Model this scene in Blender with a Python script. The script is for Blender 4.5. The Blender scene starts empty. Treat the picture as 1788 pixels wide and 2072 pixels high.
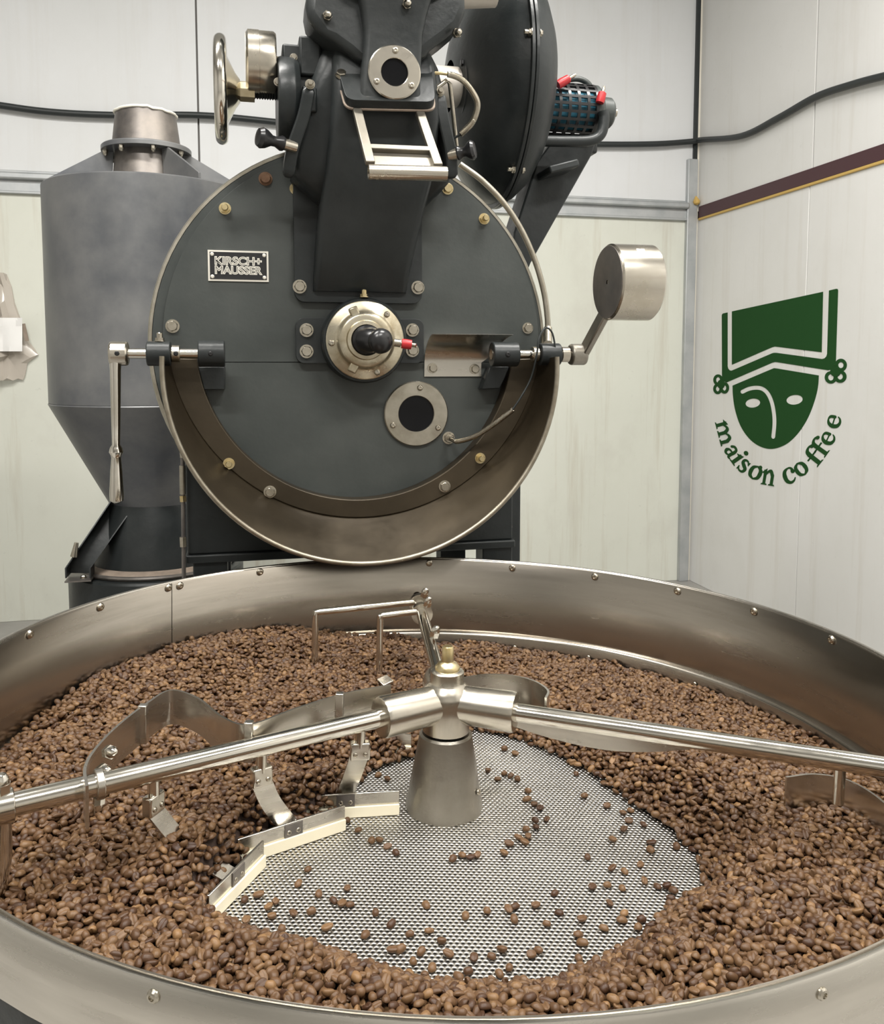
import bpy, math, random
import numpy as np
from mathutils import Vector, Matrix, Euler
from mathutils.geometry import tessellate_polygon
random.seed(7); np.random.seed(7)
PI = math.pi
scene = bpy.context.scene
COL = scene.collection

# ------------------------------------------------------------------ camera
IW, IH = 1788.0, 2072.0
FPX, CX, CY, PITCH, YAW = 1743.7, 894.0, 877.0, 0.0824, math.radians(13)
CAM = Vector((0, 0, 1.2))
FH = Vector((math.sin(YAW), math.cos(YAW), 0)); RT = Vector((math.cos(YAW), -math.sin(YAW), 0)); ZU = Vector((0, 0, 1))
FW = FH*math.cos(PITCH) - ZU*math.sin(PITCH); UP = FH*math.sin(PITCH) + ZU*math.cos(PITCH)
cd = bpy.data.cameras.new('camera'); cam = bpy.data.objects.new('camera', cd); COL.objects.link(cam)
cd.sensor_fit = 'HORIZONTAL'; cd.sensor_width = 36.0; cd.lens = FPX/IW*36.0
cd.shift_y = -(IH/2-CY)/IW; cd.clip_start = 0.02
m3 = Matrix((RT, UP, -FW)).transposed()
cam.matrix_world = Matrix.Translation(CAM) @ m3.to_4x4()
scene.camera = cam

# ------------------------------------------------------------------ world, lights, exposure
scene.view_settings.view_transform = 'Standard'; scene.view_settings.look = 'None'
scene.view_settings.gamma = 1.0; scene.view_settings.use_curve_mapping = False
scene.view_settings.exposure = 0.0
w = bpy.data.worlds.new('world'); scene.world = w; w.use_nodes = True
w.node_tree.nodes['Background'].inputs[0].default_value = (1.0, 0.98, 0.95, 1)
w.node_tree.nodes['Background'].inputs[1].default_value = 0.3
CEIL = 3.7
LAMPS = [(-0.9, -0.6, 0.0), (1.15, -0.6, 0.0), (-0.75, 1.35, 0.0), (1.2, 1.35, 0.0)]   # ceiling lamps (x, y, rotation)
LAMP_W = 87.0
for lx, ly, lr in LAMPS:
    ld = bpy.data.lights.new('lamp_light', 'AREA'); ld.shape = 'RECTANGLE'; ld.size = 1.2; ld.size_y = 0.22
    ld.energy = LAMP_W; ld.color = (1.0, 0.975, 0.93)
    lo = bpy.data.objects.new('lamp_light', ld); COL.objects.link(lo); lo.location = (lx, ly, CEIL-0.115); lo.rotation_euler = (0, 0, lr)

# ------------------------------------------------------------------ pixel helpers
def ray(px, py):
    return FW + RT*((px-CX)/FPX) - UP*((py-CY)/FPX)
def UY(px, py, Y):
    d = ray(px, py); return CAM + d*((Y-CAM.y)/d.y)
def UXp(px, py, X):
    d = ray(px, py); return CAM + d*((X-CAM.x)/d.x)
def UZp(px, py, Z):
    d = ray(px, py); return CAM + d*((Z-CAM.z)/d.z)
def UD(px, py, depth):
    return CAM + ray(px, py)*depth
def circ3(a, b, c):
    ax, ay, bx, by, cx, cy = a[0], a[1], b[0], b[1], c[0], c[1]
    d = 2*(ax*(by-cy)+bx*(cy-ay)+cx*(ay-by))
    ux = ((ax*ax+ay*ay)*(by-cy)+(bx*bx+by*by)*(cy-ay)+(cx*cx+cy*cy)*(ay-by))/d
    uy = ((ax*ax+ay*ay)*(cx-bx)+(bx*bx+by*by)*(ax-cx)+(cx*cx+cy*cy)*(bx-ax))/d
    return ux, uy, math.hypot(ax-ux, ay-uy)
def circY(p1, p2, p3, Y):
    q = [UY(p[0], p[1], Y) for p in (p1, p2, p3)]
    return circ3(*[(v.x, v.z) for v in q])

# ------------------------------------------------------------------ materials
MAT = {}
def mat(name, col, rough=0.5, metal=0.0, var=0.0, vscale=6.0, stretch=(1, 1, 1), col2=None, bump=0.0, bscale=60.0, rvar=0.0, spec=0.5, coat=0.0, aniso=0.0, per_object=0.0, lo=.35, hi=.7):
    m = bpy.data.materials.new(name); m.use_nodes = True; nt = m.node_tree; b = nt.nodes['Principled BSDF']
    b.inputs['Base Color'].default_value = (*col, 1); b.inputs['Roughness'].default_value = rough; b.inputs['Metallic'].default_value = metal
    b.inputs['Specular IOR Level'].default_value = spec; b.inputs['Coat Weight'].default_value = coat
    tc = nt.nodes.new('ShaderNodeTexCoord'); mp = nt.nodes.new('ShaderNodeMapping'); mp.inputs['Scale'].default_value = stretch
    nt.links.new(tc.outputs['Object'], mp.inputs[0])
    src = None
    if col2 is not None or rvar:
        n = nt.nodes.new('ShaderNodeTexNoise'); n.inputs['Scale'].default_value = vscale; n.inputs['Detail'].default_value = 6; n.inputs['Roughness'].default_value = 0.62
        nt.links.new(mp.outputs[0], n.inputs['Vector'])
        r = nt.nodes.new('ShaderNodeMapRange'); r.inputs[1].default_value = lo; r.inputs[2].default_value = hi
        nt.links.new(n.outputs[0], r.inputs[0]); src = r.outputs[0]
    if col2 is not None:
        mx = nt.nodes.new('ShaderNodeMix'); mx.data_type = 'RGBA'; mx.inputs[6].default_value = (*col, 1); mx.inputs[7].default_value = (*col2, 1)
        nt.links.new(src, mx.inputs[0]); nt.links.new(mx.outputs[2], b.inputs['Base Color'])
    if rvar:
        rr = nt.nodes.new('ShaderNodeMapRange'); rr.inputs[3].default_value = rough-rvar; rr.inputs[4].default_value = rough+rvar
        nt.links.new(src, rr.inputs[0]); nt.links.new(rr.outputs[0], b.inputs['Roughness'])
    if bump:
        n2 = nt.nodes.new('ShaderNodeTexNoise'); n2.inputs['Scale'].default_value = bscale; n2.inputs['Detail'].default_value = 4
        nt.links.new(mp.outputs[0], n2.inputs['Vector'])
        bp = nt.nodes.new('ShaderNodeBump'); bp.inputs['Strength'].default_value = bump; bp.inputs['Distance'].default_value = 0.002
        nt.links.new(n2.outputs[0], bp.inputs['Height']); nt.links.new(bp.outputs[0], b.inputs['Normal'])
    MAT[name] = m
    return m
mat('black_paint', (.033, .039, .037), .45, 0, col2=(.052, .058, .054), vscale=5, rvar=.08, bump=.12, bscale=90)
mat('black_cast', (.016, .019, .0195), .40, 0, col2=(.027, .030, .030), vscale=7, rvar=.1, bump=.25, bscale=70, spec=.32)
mat('black_plastic', (.012, .012, .013), .28)
mat('cyclone_paint', (.085, .09, .10), .40, .3, col2=(.19, .19, .185), vscale=3.2, rvar=.1, bump=.1, bscale=40)
mat('raw_steel', (.13, .12, .115), .45, .7, col2=(.28, .25, .22), vscale=9, rvar=.1)
mat('brown_steel', (.034, .026, .016), .42, .5, col2=(.062, .047, .028), vscale=4.5, rvar=.12, bump=.15, bscale=50)
mat('edge_steel', (.34, .31, .25), .38, 1.0, col2=(.52, .49, .42), vscale=20)
mat('stainless', (.64, .61, .55), .27, 1.0, col2=(.52, .49, .44), vscale=5, stretch=(1, 1, 9), rvar=.07)
mat('stainless_wall', (.42, .385, .335), .25, 1.0, col2=(.34, .31, .265), vscale=4, stretch=(1, 1, 14), rvar=.04)
mat('polished', (.74, .71, .65), .13, 1.0, col2=(.62, .58, .5), vscale=14, rvar=.05)
mat('satin_nickel', (.60, .56, .49), .26, 1.0, col2=(.5, .46, .38), vscale=12, rvar=.06)
mat('cast_alu', (.36, .34, .30), .42, 1.0, col2=(.30, .28, .24), vscale=14, rvar=.1, bump=.4, bscale=90)
mat('bearing_metal', (.62, .57, .45), .36, 1.0, col2=(.33, .27, .17), vscale=22, rvar=.1, lo=.42, hi=.72)
mat('zinc', (.52, .48, .41), .26, 1.0, col2=(.38, .35, .28), vscale=60)
mat('brass', (.60, .47, .23), .32, 1.0, col2=(.7, .62, .42), vscale=60)
mat('worn_edge', (.24, .21, .16), .42, .9, col2=(.36, .33, .27), vscale=25)
mat('gate_metal', (.20, .185, .155), .5, 1.0, col2=(.27, .25, .21), vscale=20)
mat('pale_brass', (.60, .53, .38), .34, 1.0, col2=(.5, .43, .28), vscale=40)
mat('rusty', (.16, .085, .05), .7, .4, col2=(.26, .16, .1), vscale=60)
mat('plate_metal', (.56, .54, .50), .34, 1.0, col2=(.50, .485, .45), vscale=8, rvar=.05)
mat('dark_void', (.006, .005, .005), .8)
mat('silicone', (.86, .80, .62), .5)
mat('red_plastic', (.42, .02, .025), .35)
mat('blue_paint', (.03, .16, .24), .4)
mat('galvanized', (.40, .42, .43), .48, .55, col2=(.52, .53, .53), vscale=9, rvar=.1)
mat('maroon', (.055, .018, .022), .5)
mat('yellow_caulk', (.55, .36, .10), .6)
mat('cream_caulk', (.80, .76, .66), .6)
mat('seam_grey', (.16, .15, .14), .7)
mat('cable_rubber', (.018, .022, .022), .45)
mat('logo_green', (.0155, .062, .0165), .8, spec=.1)
mat('plate_white', (.85, .82, .74), .35, .6)
mat('plate_black', (.010, .010, .011), .4)
mat('paper', (.80, .79, .77), .7, bump=.5, bscale=25)
mat('floor_paint', (.34, .33, .31), .45, 0, col2=(.26, .25, .235), vscale=3)
mat('ceiling_paint', (.55, .55, .54), .7)
mat('wall_far', (.36, .355, .34), .6, 0, col2=(.42, .41, .39), vscale=2)
mat('copper_dust', (.30, .24, .19), .7, .2, col2=(.18, .14, .11), vscale=18)
mat('beige_pipe', (.55, .50, .44), .5, .3, col2=(.66, .62, .56), vscale=20)
mat('fixture_white', (.8, .8, .78), .5)

def wall_material(name, base, dirt):
    m = mat(name, base, .55, 0, bump=.06, bscale=6, spec=.4)
    nt = m.node_tree; b = nt.nodes['Principled BSDF']; tc = nt.nodes['Texture Coordinate']
    def layer(prev, scale, sv, lo, hi, col, amt):
        mp = nt.nodes.new('ShaderNodeMapping'); mp.inputs['Scale'].default_value = sv
        n = nt.nodes.new('ShaderNodeTexNoise'); n.inputs['Scale'].default_value = scale; n.inputs['Detail'].default_value = 7; n.inputs['Roughness'].default_value = .65
        r = nt.nodes.new('ShaderNodeMapRange'); r.inputs[1].default_value = lo; r.inputs[2].default_value = hi; r.inputs[4].default_value = amt
        mx = nt.nodes.new('ShaderNodeMix'); mx.data_type = 'RGBA'; mx.inputs[7].default_value = (*col, 1)
        nt.links.new(tc.outputs['Object'], mp.inputs[0]); nt.links.new(mp.outputs[0], n.inputs['Vector']); nt.links.new(n.outputs[0], r.inputs[0]); nt.links.new(r.outputs[0], mx.inputs[0])
        if isinstance(prev, tuple): mx.inputs[6].default_value = (*prev, 1)
        else: nt.links.new(prev, mx.inputs[6])
        return mx.outputs[2]
    c = layer(base, 1.3, (1, 1, .8), .35, .75, (base[0]*.9, base[1]*.9, base[2]*.88), .8)
    c = layer(c, 7, (1.5, 1.5, .08), .53, .72, (.42, .36, .27), dirt)           # rust runs
    c = layer(c, 2.6, (1, 1, .7), .54, .74, (.50, .48, .43), dirt*.7)            # scuffs
    c = layer(c, 30, (1, 1, 1), .64, .74, (.35, .34, .31), dirt*.5)
    nt.links.new(c, b.inputs['Base Color'])
    return m
wall_material('wall_upper', (.70, .71, .72), .12)
wall_material('wall_lower', (.66, .67, .60), .55)
wall_material('wall_side', (.71, .705, .69), .24)

def bean_material():
    m = bpy.data.materials.new('bean'); m.use_nodes = True; nt = m.node_tree; b = nt.nodes['Principled BSDF']
    oi = nt.nodes.new('ShaderNodeObjectInfo'); cr = nt.nodes.new('ShaderNodeValToRGB')
    e = cr.color_ramp.elements; e[0].position = 0; e[0].color = (.040, .018, .009, 1); e[1].position = 1; e[1].color = (.175, .098, .043, 1)
    for p, c in ((.3, (.070, .036, .017)), (.6, (.094, .050, .0235)), (.92, (.120, .067, .031))):
        k = e.new(p); k.color = (*c, 1)
    nt.links.new(oi.outputs['Random'], cr.inputs[0])
    tc = nt.nodes.new('ShaderNodeTexCoord'); n = nt.nodes.new('ShaderNodeTexNoise'); n.inputs['Scale'].default_value = 500; n.inputs['Detail'].default_value = 4
    nt.links.new(tc.outputs['Object'], n.inputs['Vector'])
    mx = nt.nodes.new('ShaderNodeMix'); mx.data_type = 'RGBA'; mx.blend_type = 'MULTIPLY'; mx.inputs[0].default_value = .55
    nt.links.new(cr.outputs[0], mx.inputs[6]); nt.links.new(n.outputs[0], mx.inputs[7]); 
    mul = nt.nodes.new('ShaderNodeMix'); mul.data_type = 'RGBA'; mul.blend_type = 'ADD'; mul.inputs[0].default_value = .25
    nt.links.new(mx.outputs[2], mul.inputs[6]); nt.links.new(cr.outputs[0], mul.inputs[7])
    nt.links.new(mul.outputs[2], b.inputs['Base Color'])
    b.inputs['Roughness'].default_value = .44; b.inputs['Specular IOR Level'].default_value = .26
    MAT['bean'] = m
bean_material()
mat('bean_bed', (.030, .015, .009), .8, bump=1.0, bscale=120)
def plastic_material():
    m = bpy.data.materials.new('clear_plastic'); m.use_nodes = True; nt = m.node_tree; b = nt.nodes['Principled BSDF']
    b.inputs['Base Color'].default_value = (.62, .56, .49, 1); b.inputs['Roughness'].default_value = .12; b.inputs['Alpha'].default_value = .6
    MAT['clear_plastic'] = m
plastic_material()
def glass_material():
    m = bpy.data.materials.new('sight_glass'); m.use_nodes = True; b = m.node_tree.nodes['Principled BSDF']
    b.inputs['Base Color'].default_value = (.006, .006, .007, 1); b.inputs['Roughness'].default_value = .12; b.inputs['Specular IOR Level'].default_value = .2
    MAT['sight_glass'] = m
glass_material()
def lamp_material():
    m = bpy.data.materials.new('lamp_diffuser'); m.use_nodes = True; nt = m.node_tree; nt.nodes.remove(nt.nodes['Principled BSDF'])
    e = nt.nodes.new('ShaderNodeEmission'); e.inputs[0].default_value = (1, .965, .91, 1); e.inputs[1].default_value = 6
    nt.links.new(e.outputs[0], nt.nodes['Material Output'].inputs[0]); MAT['lamp_diffuser'] = m
lamp_material()

# ------------------------------------------------------------------ mesh building
def frame(axis):
    a = Vector(axis).normalized(); t = Vector((0, 0, 1)) if abs(a.z) < .9 else Vector((1, 0, 0))
    e1 = t.cross(a).normalized(); e2 = a.cross(e1); return e1, e2, a
class MB:
    def __init__(s): s.v = []; s.f = []
    def add(s, vs, fs):
        o = len(s.v); s.v += [tuple(v) for v in vs]; s.f += [tuple(i+o for i in f) for f in fs]; return s
    def box(s, c, size, M=None):
        vs = []
        for dz in (-.5, .5):
            for dx, dy in ((-.5, -.5), (.5, -.5), (.5, .5), (-.5, .5)):
                p = Vector((dx*size[0], dy*size[1], dz*size[2])); vs.append((M @ p if M else p)+Vector(c))
        return s.add(vs, [(3, 2, 1, 0), (4, 5, 6, 7), (0, 1, 5, 4), (1, 2, 6, 5), (2, 3, 7, 6), (3, 0, 4, 7)])
    def bounds(s, a, b):
        a = Vector(a); b = Vector(b); return s.box((a+b)/2, [abs(b[i]-a[i]) for i in range(3)])
    def bar(s, p0, p1, wdt, hgt, side):      # rectangular bar from p0 to p1; 'side' = direction of the width
        p0 = Vector(p0); p1 = Vector(p1); d = (p1-p0).normalized(); e = (Vector(side)-d*Vector(side).dot(d)).normalized(); n = d.cross(e)
        vs = [p+e*(a*wdt/2)+n*(b*hgt/2) for p in (p0, p1) for a, b in ((-1, -1), (1, -1), (1, 1), (-1, 1))]
        return s.add(vs, [(3, 2, 1, 0), (4, 5, 6, 7), (0, 1, 5, 4), (1, 2, 6, 5), (2, 3, 7, 6), (3, 0, 4, 7)])
    def lathe(s, prof, o, axis, n=32, a0=0, a1=2*PI, close=True):     # prof: (radius, height along the axis)
        e1, e2, a = frame(axis); o = Vector(o); full = abs(a1-a0-2*PI) < 1e-6; k = n if full else n+1; vs = []
        for r, h in prof:
            for i in range(k):
                t = a0+(a1-a0)*i/n; vs.append(o+a*h+(e1*math.cos(t)+e2*math.sin(t))*r)
        fs = []
        for j in range(len(prof)-1):
            for i in range(n if full else k-1):
                i2 = (i+1) % k; fs.append((j*k+i, j*k+i2, (j+1)*k+i2, (j+1)*k+i))
        if close and full:
            if prof[0][0] > 1e-6: fs.append(tuple(reversed(range(k))))
            if prof[-1][0] > 1e-6: fs.append(tuple(range((len(prof)-1)*k, len(prof)*k)))
        return s.add(vs, fs)
    def cyl(s, p0, p1, r0, r1=None, n=24):
        p0 = Vector(p0); p1 = Vector(p1); return s.lathe([(r0, 0), (r0 if r1 is None else r1, (p1-p0).length)], p0, p1-p0, n)
    def tube(s, pts, r, n=12, closed=False):
        pts = [Vector(p) for p in pts]; k = len(pts); vs = []; e = None
        for i, p in enumerate(pts):
            if closed: d = pts[(i+1) % k]-pts[i-1]
            else: d = pts[min(i+1, k-1)]-pts[max(i-1, 0)]
            d.normalize()
            if e is None: e = frame(d)[0]
            e = (e-d*e.dot(d)).normalized(); g = d.cross(e); rr = r[i] if hasattr(r, '__len__') else r
            vs += [p+(e*math.cos(2*PI*j/n)+g*math.sin(2*PI*j/n))*rr for j in range(n)]
        fs = [(i*n+j, i*n+(j+1) % n, ((i+1) % k)*n+(j+1) % n, ((i+1) % k)*n+j) for i in range(k if closed else k-1) for j in range(n)]
        if not closed: fs += [tuple(reversed(range(n))), tuple(range((k-1)*n, k*n))]
        return s.add(vs, fs)
    def loft(s, rings, caps=True, closed=True):
        n = len(rings[0]); vs = [p for r in rings for p in r]; fs = []
        for i in range(len(rings)-1):
            for j in range(n if closed else n-1):
                j2 = (j+1) % n; fs.append((i*n+j, i*n+j2, (i+1)*n+j2, (i+1)*n+j))
        if caps and closed: fs += [tuple(reversed(range(n))), tuple(range((len(rings)-1)*n, len(rings)*n))]
        return s.add(vs, fs)
    def prism(s, polys, depth):               # polys: outer ring then holes, 3D points; extruded by the vector depth
        depth = Vector(depth); polys = [[Vector(p) for p in r] for r in polys]; flat = [p for r in polys for p in r]; n = len(flat)
        tri = tessellate_polygon(polys); vs = flat+[p+depth for p in flat]; fs = [tuple(t) for t in tri]+[tuple(i+n for i in reversed(t)) for t in tri]; o = 0
        for r in polys:
            k = len(r); fs += [(o+i, o+(i+1) % k, n+o+(i+1) % k, n+o+i) for i in range(k)]; o += k
        return s.add(vs, fs)
    def mesh(s, name, material, smooth=40):
        me = bpy.data.meshes.new(name); me.from_pydata(s.v, [], s.f); me.validate(); 
        import bmesh
        bm = bmesh.new(); bm.from_mesh(me); bmesh.ops.recalc_face_normals(bm, faces=bm.faces); bm.to_mesh(me); bm.free()
        if smooth:
            me.polygons.foreach_set('use_smooth', [True]*len(me.polygons)); me.set_sharp_from_angle(angle=math.radians(smooth))
        me.materials.append(MAT[material]); return me
def catmull(pts, k=8, closed=False):
    pts = [Vector(p) for p in pts]; out = []; n = len(pts)
    for i in range(n if closed else n-1):
        p1, p2 = pts[i], pts[(i+1) % n]
        p0 = pts[i-1] if (i > 0 or closed) else p1*2-p2; p3 = pts[(i+2) % n] if (i+2 < n or closed) else p2*2-p1
        for j in range(k):
            t = j/k; out.append(.5*((2*p1)+(p2-p0)*t+(2*p0-5*p1+4*p2-p3)*t*t+(3*p1-p0-3*p2+p3)*t**3))
    if not closed: out.append(pts[-1])
    return out

WM = {}
def link(o, parent=None, M=None):
    COL.objects.link(o); M = M or Matrix.Identity(4)
    if parent is not None:
        o.parent = parent; o.matrix_parent_inverse = WM[parent].inverted()
    o.matrix_basis = M; WM[o] = M.copy(); return o
def tag(o, label=None, cat=None, group=None, kind=None):
    for k, v in (('label', label), ('category', cat), ('group', group), ('kind', kind)):
        if v: o[k] = v
    return o
def thing(name, loc, label, cat, group=None, M=None):
    o = bpy.data.objects.new(name, None); o.empty_display_size = .05
    link(o, None, M or Matrix.Translation(loc)); return tag(o, label, cat, group)
def part(name, mb, material, parent=None, bevel=0, smooth=40, label=None, seg=2, M=None):
    me = mb if isinstance(mb, bpy.types.Mesh) else mb.mesh(name, material, smooth)
    o = bpy.data.objects.new(name, me); link(o, parent, M)
    if bevel:
        b = o.modifiers.new('bevel', 'BEVEL'); b.width = bevel; b.segments = seg; b.limit_method = 'ANGLE'; b.angle_limit = math.radians(35)
    if label: o['label'] = label
    return o
def struct(name, mb, material, parent=None, **k):
    o = part(name, mb, material, parent, **k)
    if parent is None: o['kind'] = 'structure'
    return o
def orient(p, axis):
    e1, e2, a = frame(axis); return Matrix.Translation(Vector(p)) @ Matrix((e1, e2, a)).transposed().to_4x4()
BOLT = {}
def bolt_mesh(r, kind, material):
    key = (round(r, 5), kind, material)
    if key not in BOLT:
        m = MB()
        if kind == 'hex':
            m.lathe([(r*1.25, 0), (r*1.25, r*.18), (r*1.02, r*.2)], (0, 0, 0), (0, 0, 1), 20)
            m.lathe([(r, r*.18), (r, r*.75), (r*.86, r*.9)], (0, 0, 0), (0, 0, 1), 6); m.lathe([(r*.86, r*.88), (r*.8, r*.95)], (0, 0, 0), (0, 0, 1), 20)
        elif kind == 'stud':
            m.lathe([(r*1.3, 0), (r*1.3, r*.2)], (0, 0, 0), (0, 0, 1), 20); m.lathe([(r*1.1, r*.2), (r*1.1, r*.9)], (0, 0, 0), (0, 0, 1), 6); m.lathe([(r*.72, r*.9), (r*.72, r*2.0), (r*.6, r*2.15)], (0, 0, 0), (0, 0, 1), 14)
        elif kind == 'acorn':
            m.lathe([(r, 0), (r, r*1.1)], (0, 0, 0), (0, 0, 1), 6); m.lathe([(r*.85, r*1.1), (r*.8, r*1.7), (r*.5, r*2.2), (r*.1, r*2.4)], (0, 0, 0), (0, 0, 1), 14)
        else:   # button-head screw with a socket
            m.lathe([(r, 0), (r*.97, r*.25), (r*.75, r*.52), (r*.45, r*.6), (r*.4, r*.35), (0.0001, r*.3)], (0, 0, 0), (0, 0, 1), 16)
        BOLT[key] = m.mesh('bolt', material, 30)
    return BOLT[key]
def bolt(parent, p, axis, r=.012, kind='hex', material='zinc', name='bolt'):
    return part(name, bolt_mesh(r, kind, material), None, parent, M=orient(p, axis) @ Matrix.Rotation(random.random()*PI, 4, 'Z'))
FY = (0, -1, 0)      # towards the viewer, off the machine's front

# ------------------------------------------------------------------ room
YW = UZp(37, 1257, 0.0).y                      # back wall, from the floor line at the left
XW = UY(1405, 600, YW).x                       # right wall, from the corner
XL, YB = -3.4, -2.8
struct('floor', MB().bounds((XL-.1, YB-.1, -.1), (XW+.1, YW+.1, 0)), 'floor_paint')
struct('ceiling', MB().bounds((XL-.1, YB-.1, CEIL), (XW+.1, YW+.1, CEIL+.1)), 'ceiling_paint')
wb = struct('wall_back', MB().bounds((XL-.1, YW+.012, 0), (XW+.1, YW+.12, CEIL)), 'seam_grey')
wr = struct('wall_right', MB().bounds((XW+.012, YB-.1, 0), (XW+.12, YW+.012, CEIL)), 'seam_grey')
struct('wall_left', MB().bounds((XL-.12, YB-.1, 0), (XL, YW+.012, CEIL)), 'wall_far')
struct('wall_front', MB().bounds((XL, YB-.12, 0), (XW+.012, YB, CEIL)), 'wall_far')
zs = UY(700, 402, YW).z                         # seam between the upper and lower row of panels
xs1 = UY(398, 100, YW).x; g = .004
for a, b in ((XL, xs1), (xs1, XW)):
    part('panel', MB().bounds((a+g, YW, zs+g), (b-g, YW+.012, CEIL)), 'wall_upper', wb, bevel=.002)
for a, b in ((XL, UY(20, 600, YW).x-.9), (UY(20, 600, YW).x-.9, UY(760, 600, YW).x), (UY(760, 600, YW).x, XW)):
    part('panel', MB().bounds((a+g*.3, YW, 0.0), (b-g*.3, YW+.012, zs-g)), 'wall_lower', wb, bevel=.002)
ya = UXp(1650, 150, XW).y; yb_ = UXp(1640, 420, XW).y; yc = UXp(1606, 1200, XW).y
zr = UXp(1600, 375, XW).z
ycuts = [YW, ya, ya-1.25, ya-2.5, YB]
for a, b in zip(ycuts[:-1], ycuts[1:]):
    part('panel', MB().bounds((XW, b+g, zr+.02), (XW+.012, a-g, CEIL)), 'wall_side', wr, bevel=.002)
ycuts = [YW, (yb_+yc)/2, ya-1.25, ya-2.5, YB]
for a, b in zip(ycuts[:-1], ycuts[1:]):
    part('panel', MB().bounds((XW, b+g*.5, 0), (XW+.012, a-g*.5, zr-.02)), 'wall_side', wr, bevel=.002)
# galvanised channel along the back wall
zt, zm, zb = UY(1300, 403.5, YW).z, UY(1300, 422, YW).z, UY(1300, 444, YW).z
tr = struct('trim_1', MB().bounds((XL, YW-.012, zb), (XW-.02, YW, zt)), 'galvanized', bevel=.003)
part('ridge', MB().bounds((XL, YW-.04, zm+.004), (XW-.06, YW-.012, zt-.012)), 'galvanized', tr, bevel=.008)
part('lower_lip', MB().bounds((XL, YW-.02, zb), (XW-.06, YW-.012, zb+.012)), 'galvanized', tr, bevel=.003)
# corner post, lower part, and the black joint above it
pa = UY(1403, 322, YW-.02); pb = UY(1375, 1180, YW-.02)
wpost = (UY(1404, 500, YW-.02)-UY(1384.5, 500, YW-.02)).x
struct('trim_2', MB().bounds((XW-wpost-.012, YW-.028, 0), (XW-.012, YW, pa.z)), 'galvanized', bevel=.003)
struct('trim_3', MB().bounds((XW-.012, YW-.012, 0), (XW, YW, CEIL)), 'cream_caulk')
struct('trim_4', MB().bounds((XW-.032, YW-.016, pa.z), (XW-.012, YW, CEIL)), 'cable_rubber')
# maroon strip with a yellow lower edge on the right wall
z1, z2, z3 = UXp(1600, 355, XW).z, UXp(1600, 383, XW).z, UXp(1600, 389, XW).z
tb = struct('trim_5', MB().bounds((XW-.006, YB, z2), (XW, YW-.03, z1)), 'maroon', bevel=.002)
part('caulk_bead', MB().bounds((XW-.008, YB, z3), (XW, YW-.03, z2)), 'yellow_caulk', tb, bevel=.003)
fo = UXp(1413, 408, XW-.01); part('foam_lump', MB().lathe([(.0001, -.02), (.014, -.013), (.019, 0), (.013, .012), (.006, .026), (.0001, .034)], fo+Vector((-.012, 0, 0)), (0, .3, 1), 9), 'yellow_caulk', tb, smooth=20)
# cable strung along both walls
cp = [UY(x, y, YW-.03) for x, y in ((-500, 150), (-200, 180), (0, 213), (110, 227), (240, 233), (400, 233), (550, 246), (800, 275), (1000, 288), (1220, 292), (1330, 291), (1400, 286))]
cp += [UXp(x, y, XW-.02) for x, y in ((1420, 283), (1500, 275), (1575, 238), (1650, 196), (1720, 172), (1788, 154), (1900, 130))]
tag(part('power_cable', MB().tube(catmull(cp, 8), .0145, 10), 'cable_rubber'), 'thick black power cable strung along the white wall panels above the roaster', 'cable')
# ceiling lamps
for lx, ly, lr in LAMPS:
    t = thing('ceiling_light', (lx, ly, CEIL), 'long white batten lamp fixed to the ceiling', 'ceiling light', 'batten lamps on the ceiling')
    part('housing', MB().bounds((lx-.62, ly-.12, CEIL-.06), (lx+.62, ly+.12, CEIL)), 'fixture_white', t, bevel=.006)
    part('diffuser', MB().bounds((lx-.6, ly-.11, CEIL-.1), (lx+.6, ly+.11, CEIL-.06)), 'lamp_diffuser', t, bevel=.01)

# ------------------------------------------------------------------ cooling tray
R = 0.6; TILT = 0.0238; HFL = -0.191
TC = CAM + RT*.0071 + FH*1.0783 - ZU*.3855
ex = RT*math.cos(TILT) - ZU*math.sin(TILT); ey = FH.copy(); ez = ex.cross(ey)
TM = Matrix.Translation(TC) @ Matrix((ex, ey, ez)).transposed().to_4x4(); TI = TM.inverted()
def UT(px, py, h):
    o = TI @ CAM; d = TI.to_3x3() @ ray(px, py); return o + d*((h-o.z)/d.z)
def onwall(px, py, r=R-.006):        # where a pixel's ray meets the inside of the far tray wall
    o = TI @ CAM; d = TI.to_3x3() @ ray(px, py)
    a = d.x**2+d.y**2; b = 2*(o.x*d.x+o.y*d.y); c = o.x**2+o.y**2-r*r
    return o + d*((-b+math.sqrt(b*b-4*a*c))/(2*a))
tray = thing('cooling_tray', None, 'large round stainless steel cooling tray with perforated floor full of coffee', 'cooling tray', M=TM @ Matrix.Translation((0, 0, -TC.z+.002)))
def tpart(name, mb, material, parent, **k): return part(name, mb, material, parent, M=TM, **k)
ZA = (0, 0, 1)
sa = math.atan2(onwall(348, 1230).y, onwall(348, 1230).x)
N = 128
def ring_profile(prof, a0=0, a1=2*PI, n=N):
    m = MB(); full = abs(a1-a0-2*PI) < 1e-6; k = n if full else n+1; P = len(prof); vs = []; fs = []
    for i in range(k):
        t = a0+(a1-a0)*i/n; vs += [(r*math.cos(t), r*math.sin(t), h) for r, h in prof]
    for i in range(n if full else n):
        i2 = (i+1) % k
        for j in range(P): fs.append((i*P+j, i2*P+j, i2*P+(j+1) % P, i*P+(j+1) % P))
    if not full: fs += [tuple(range(P)), tuple((k-1)*P+j for j in range(P))]
    return m.add(vs, fs)
ga = .0012
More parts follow.
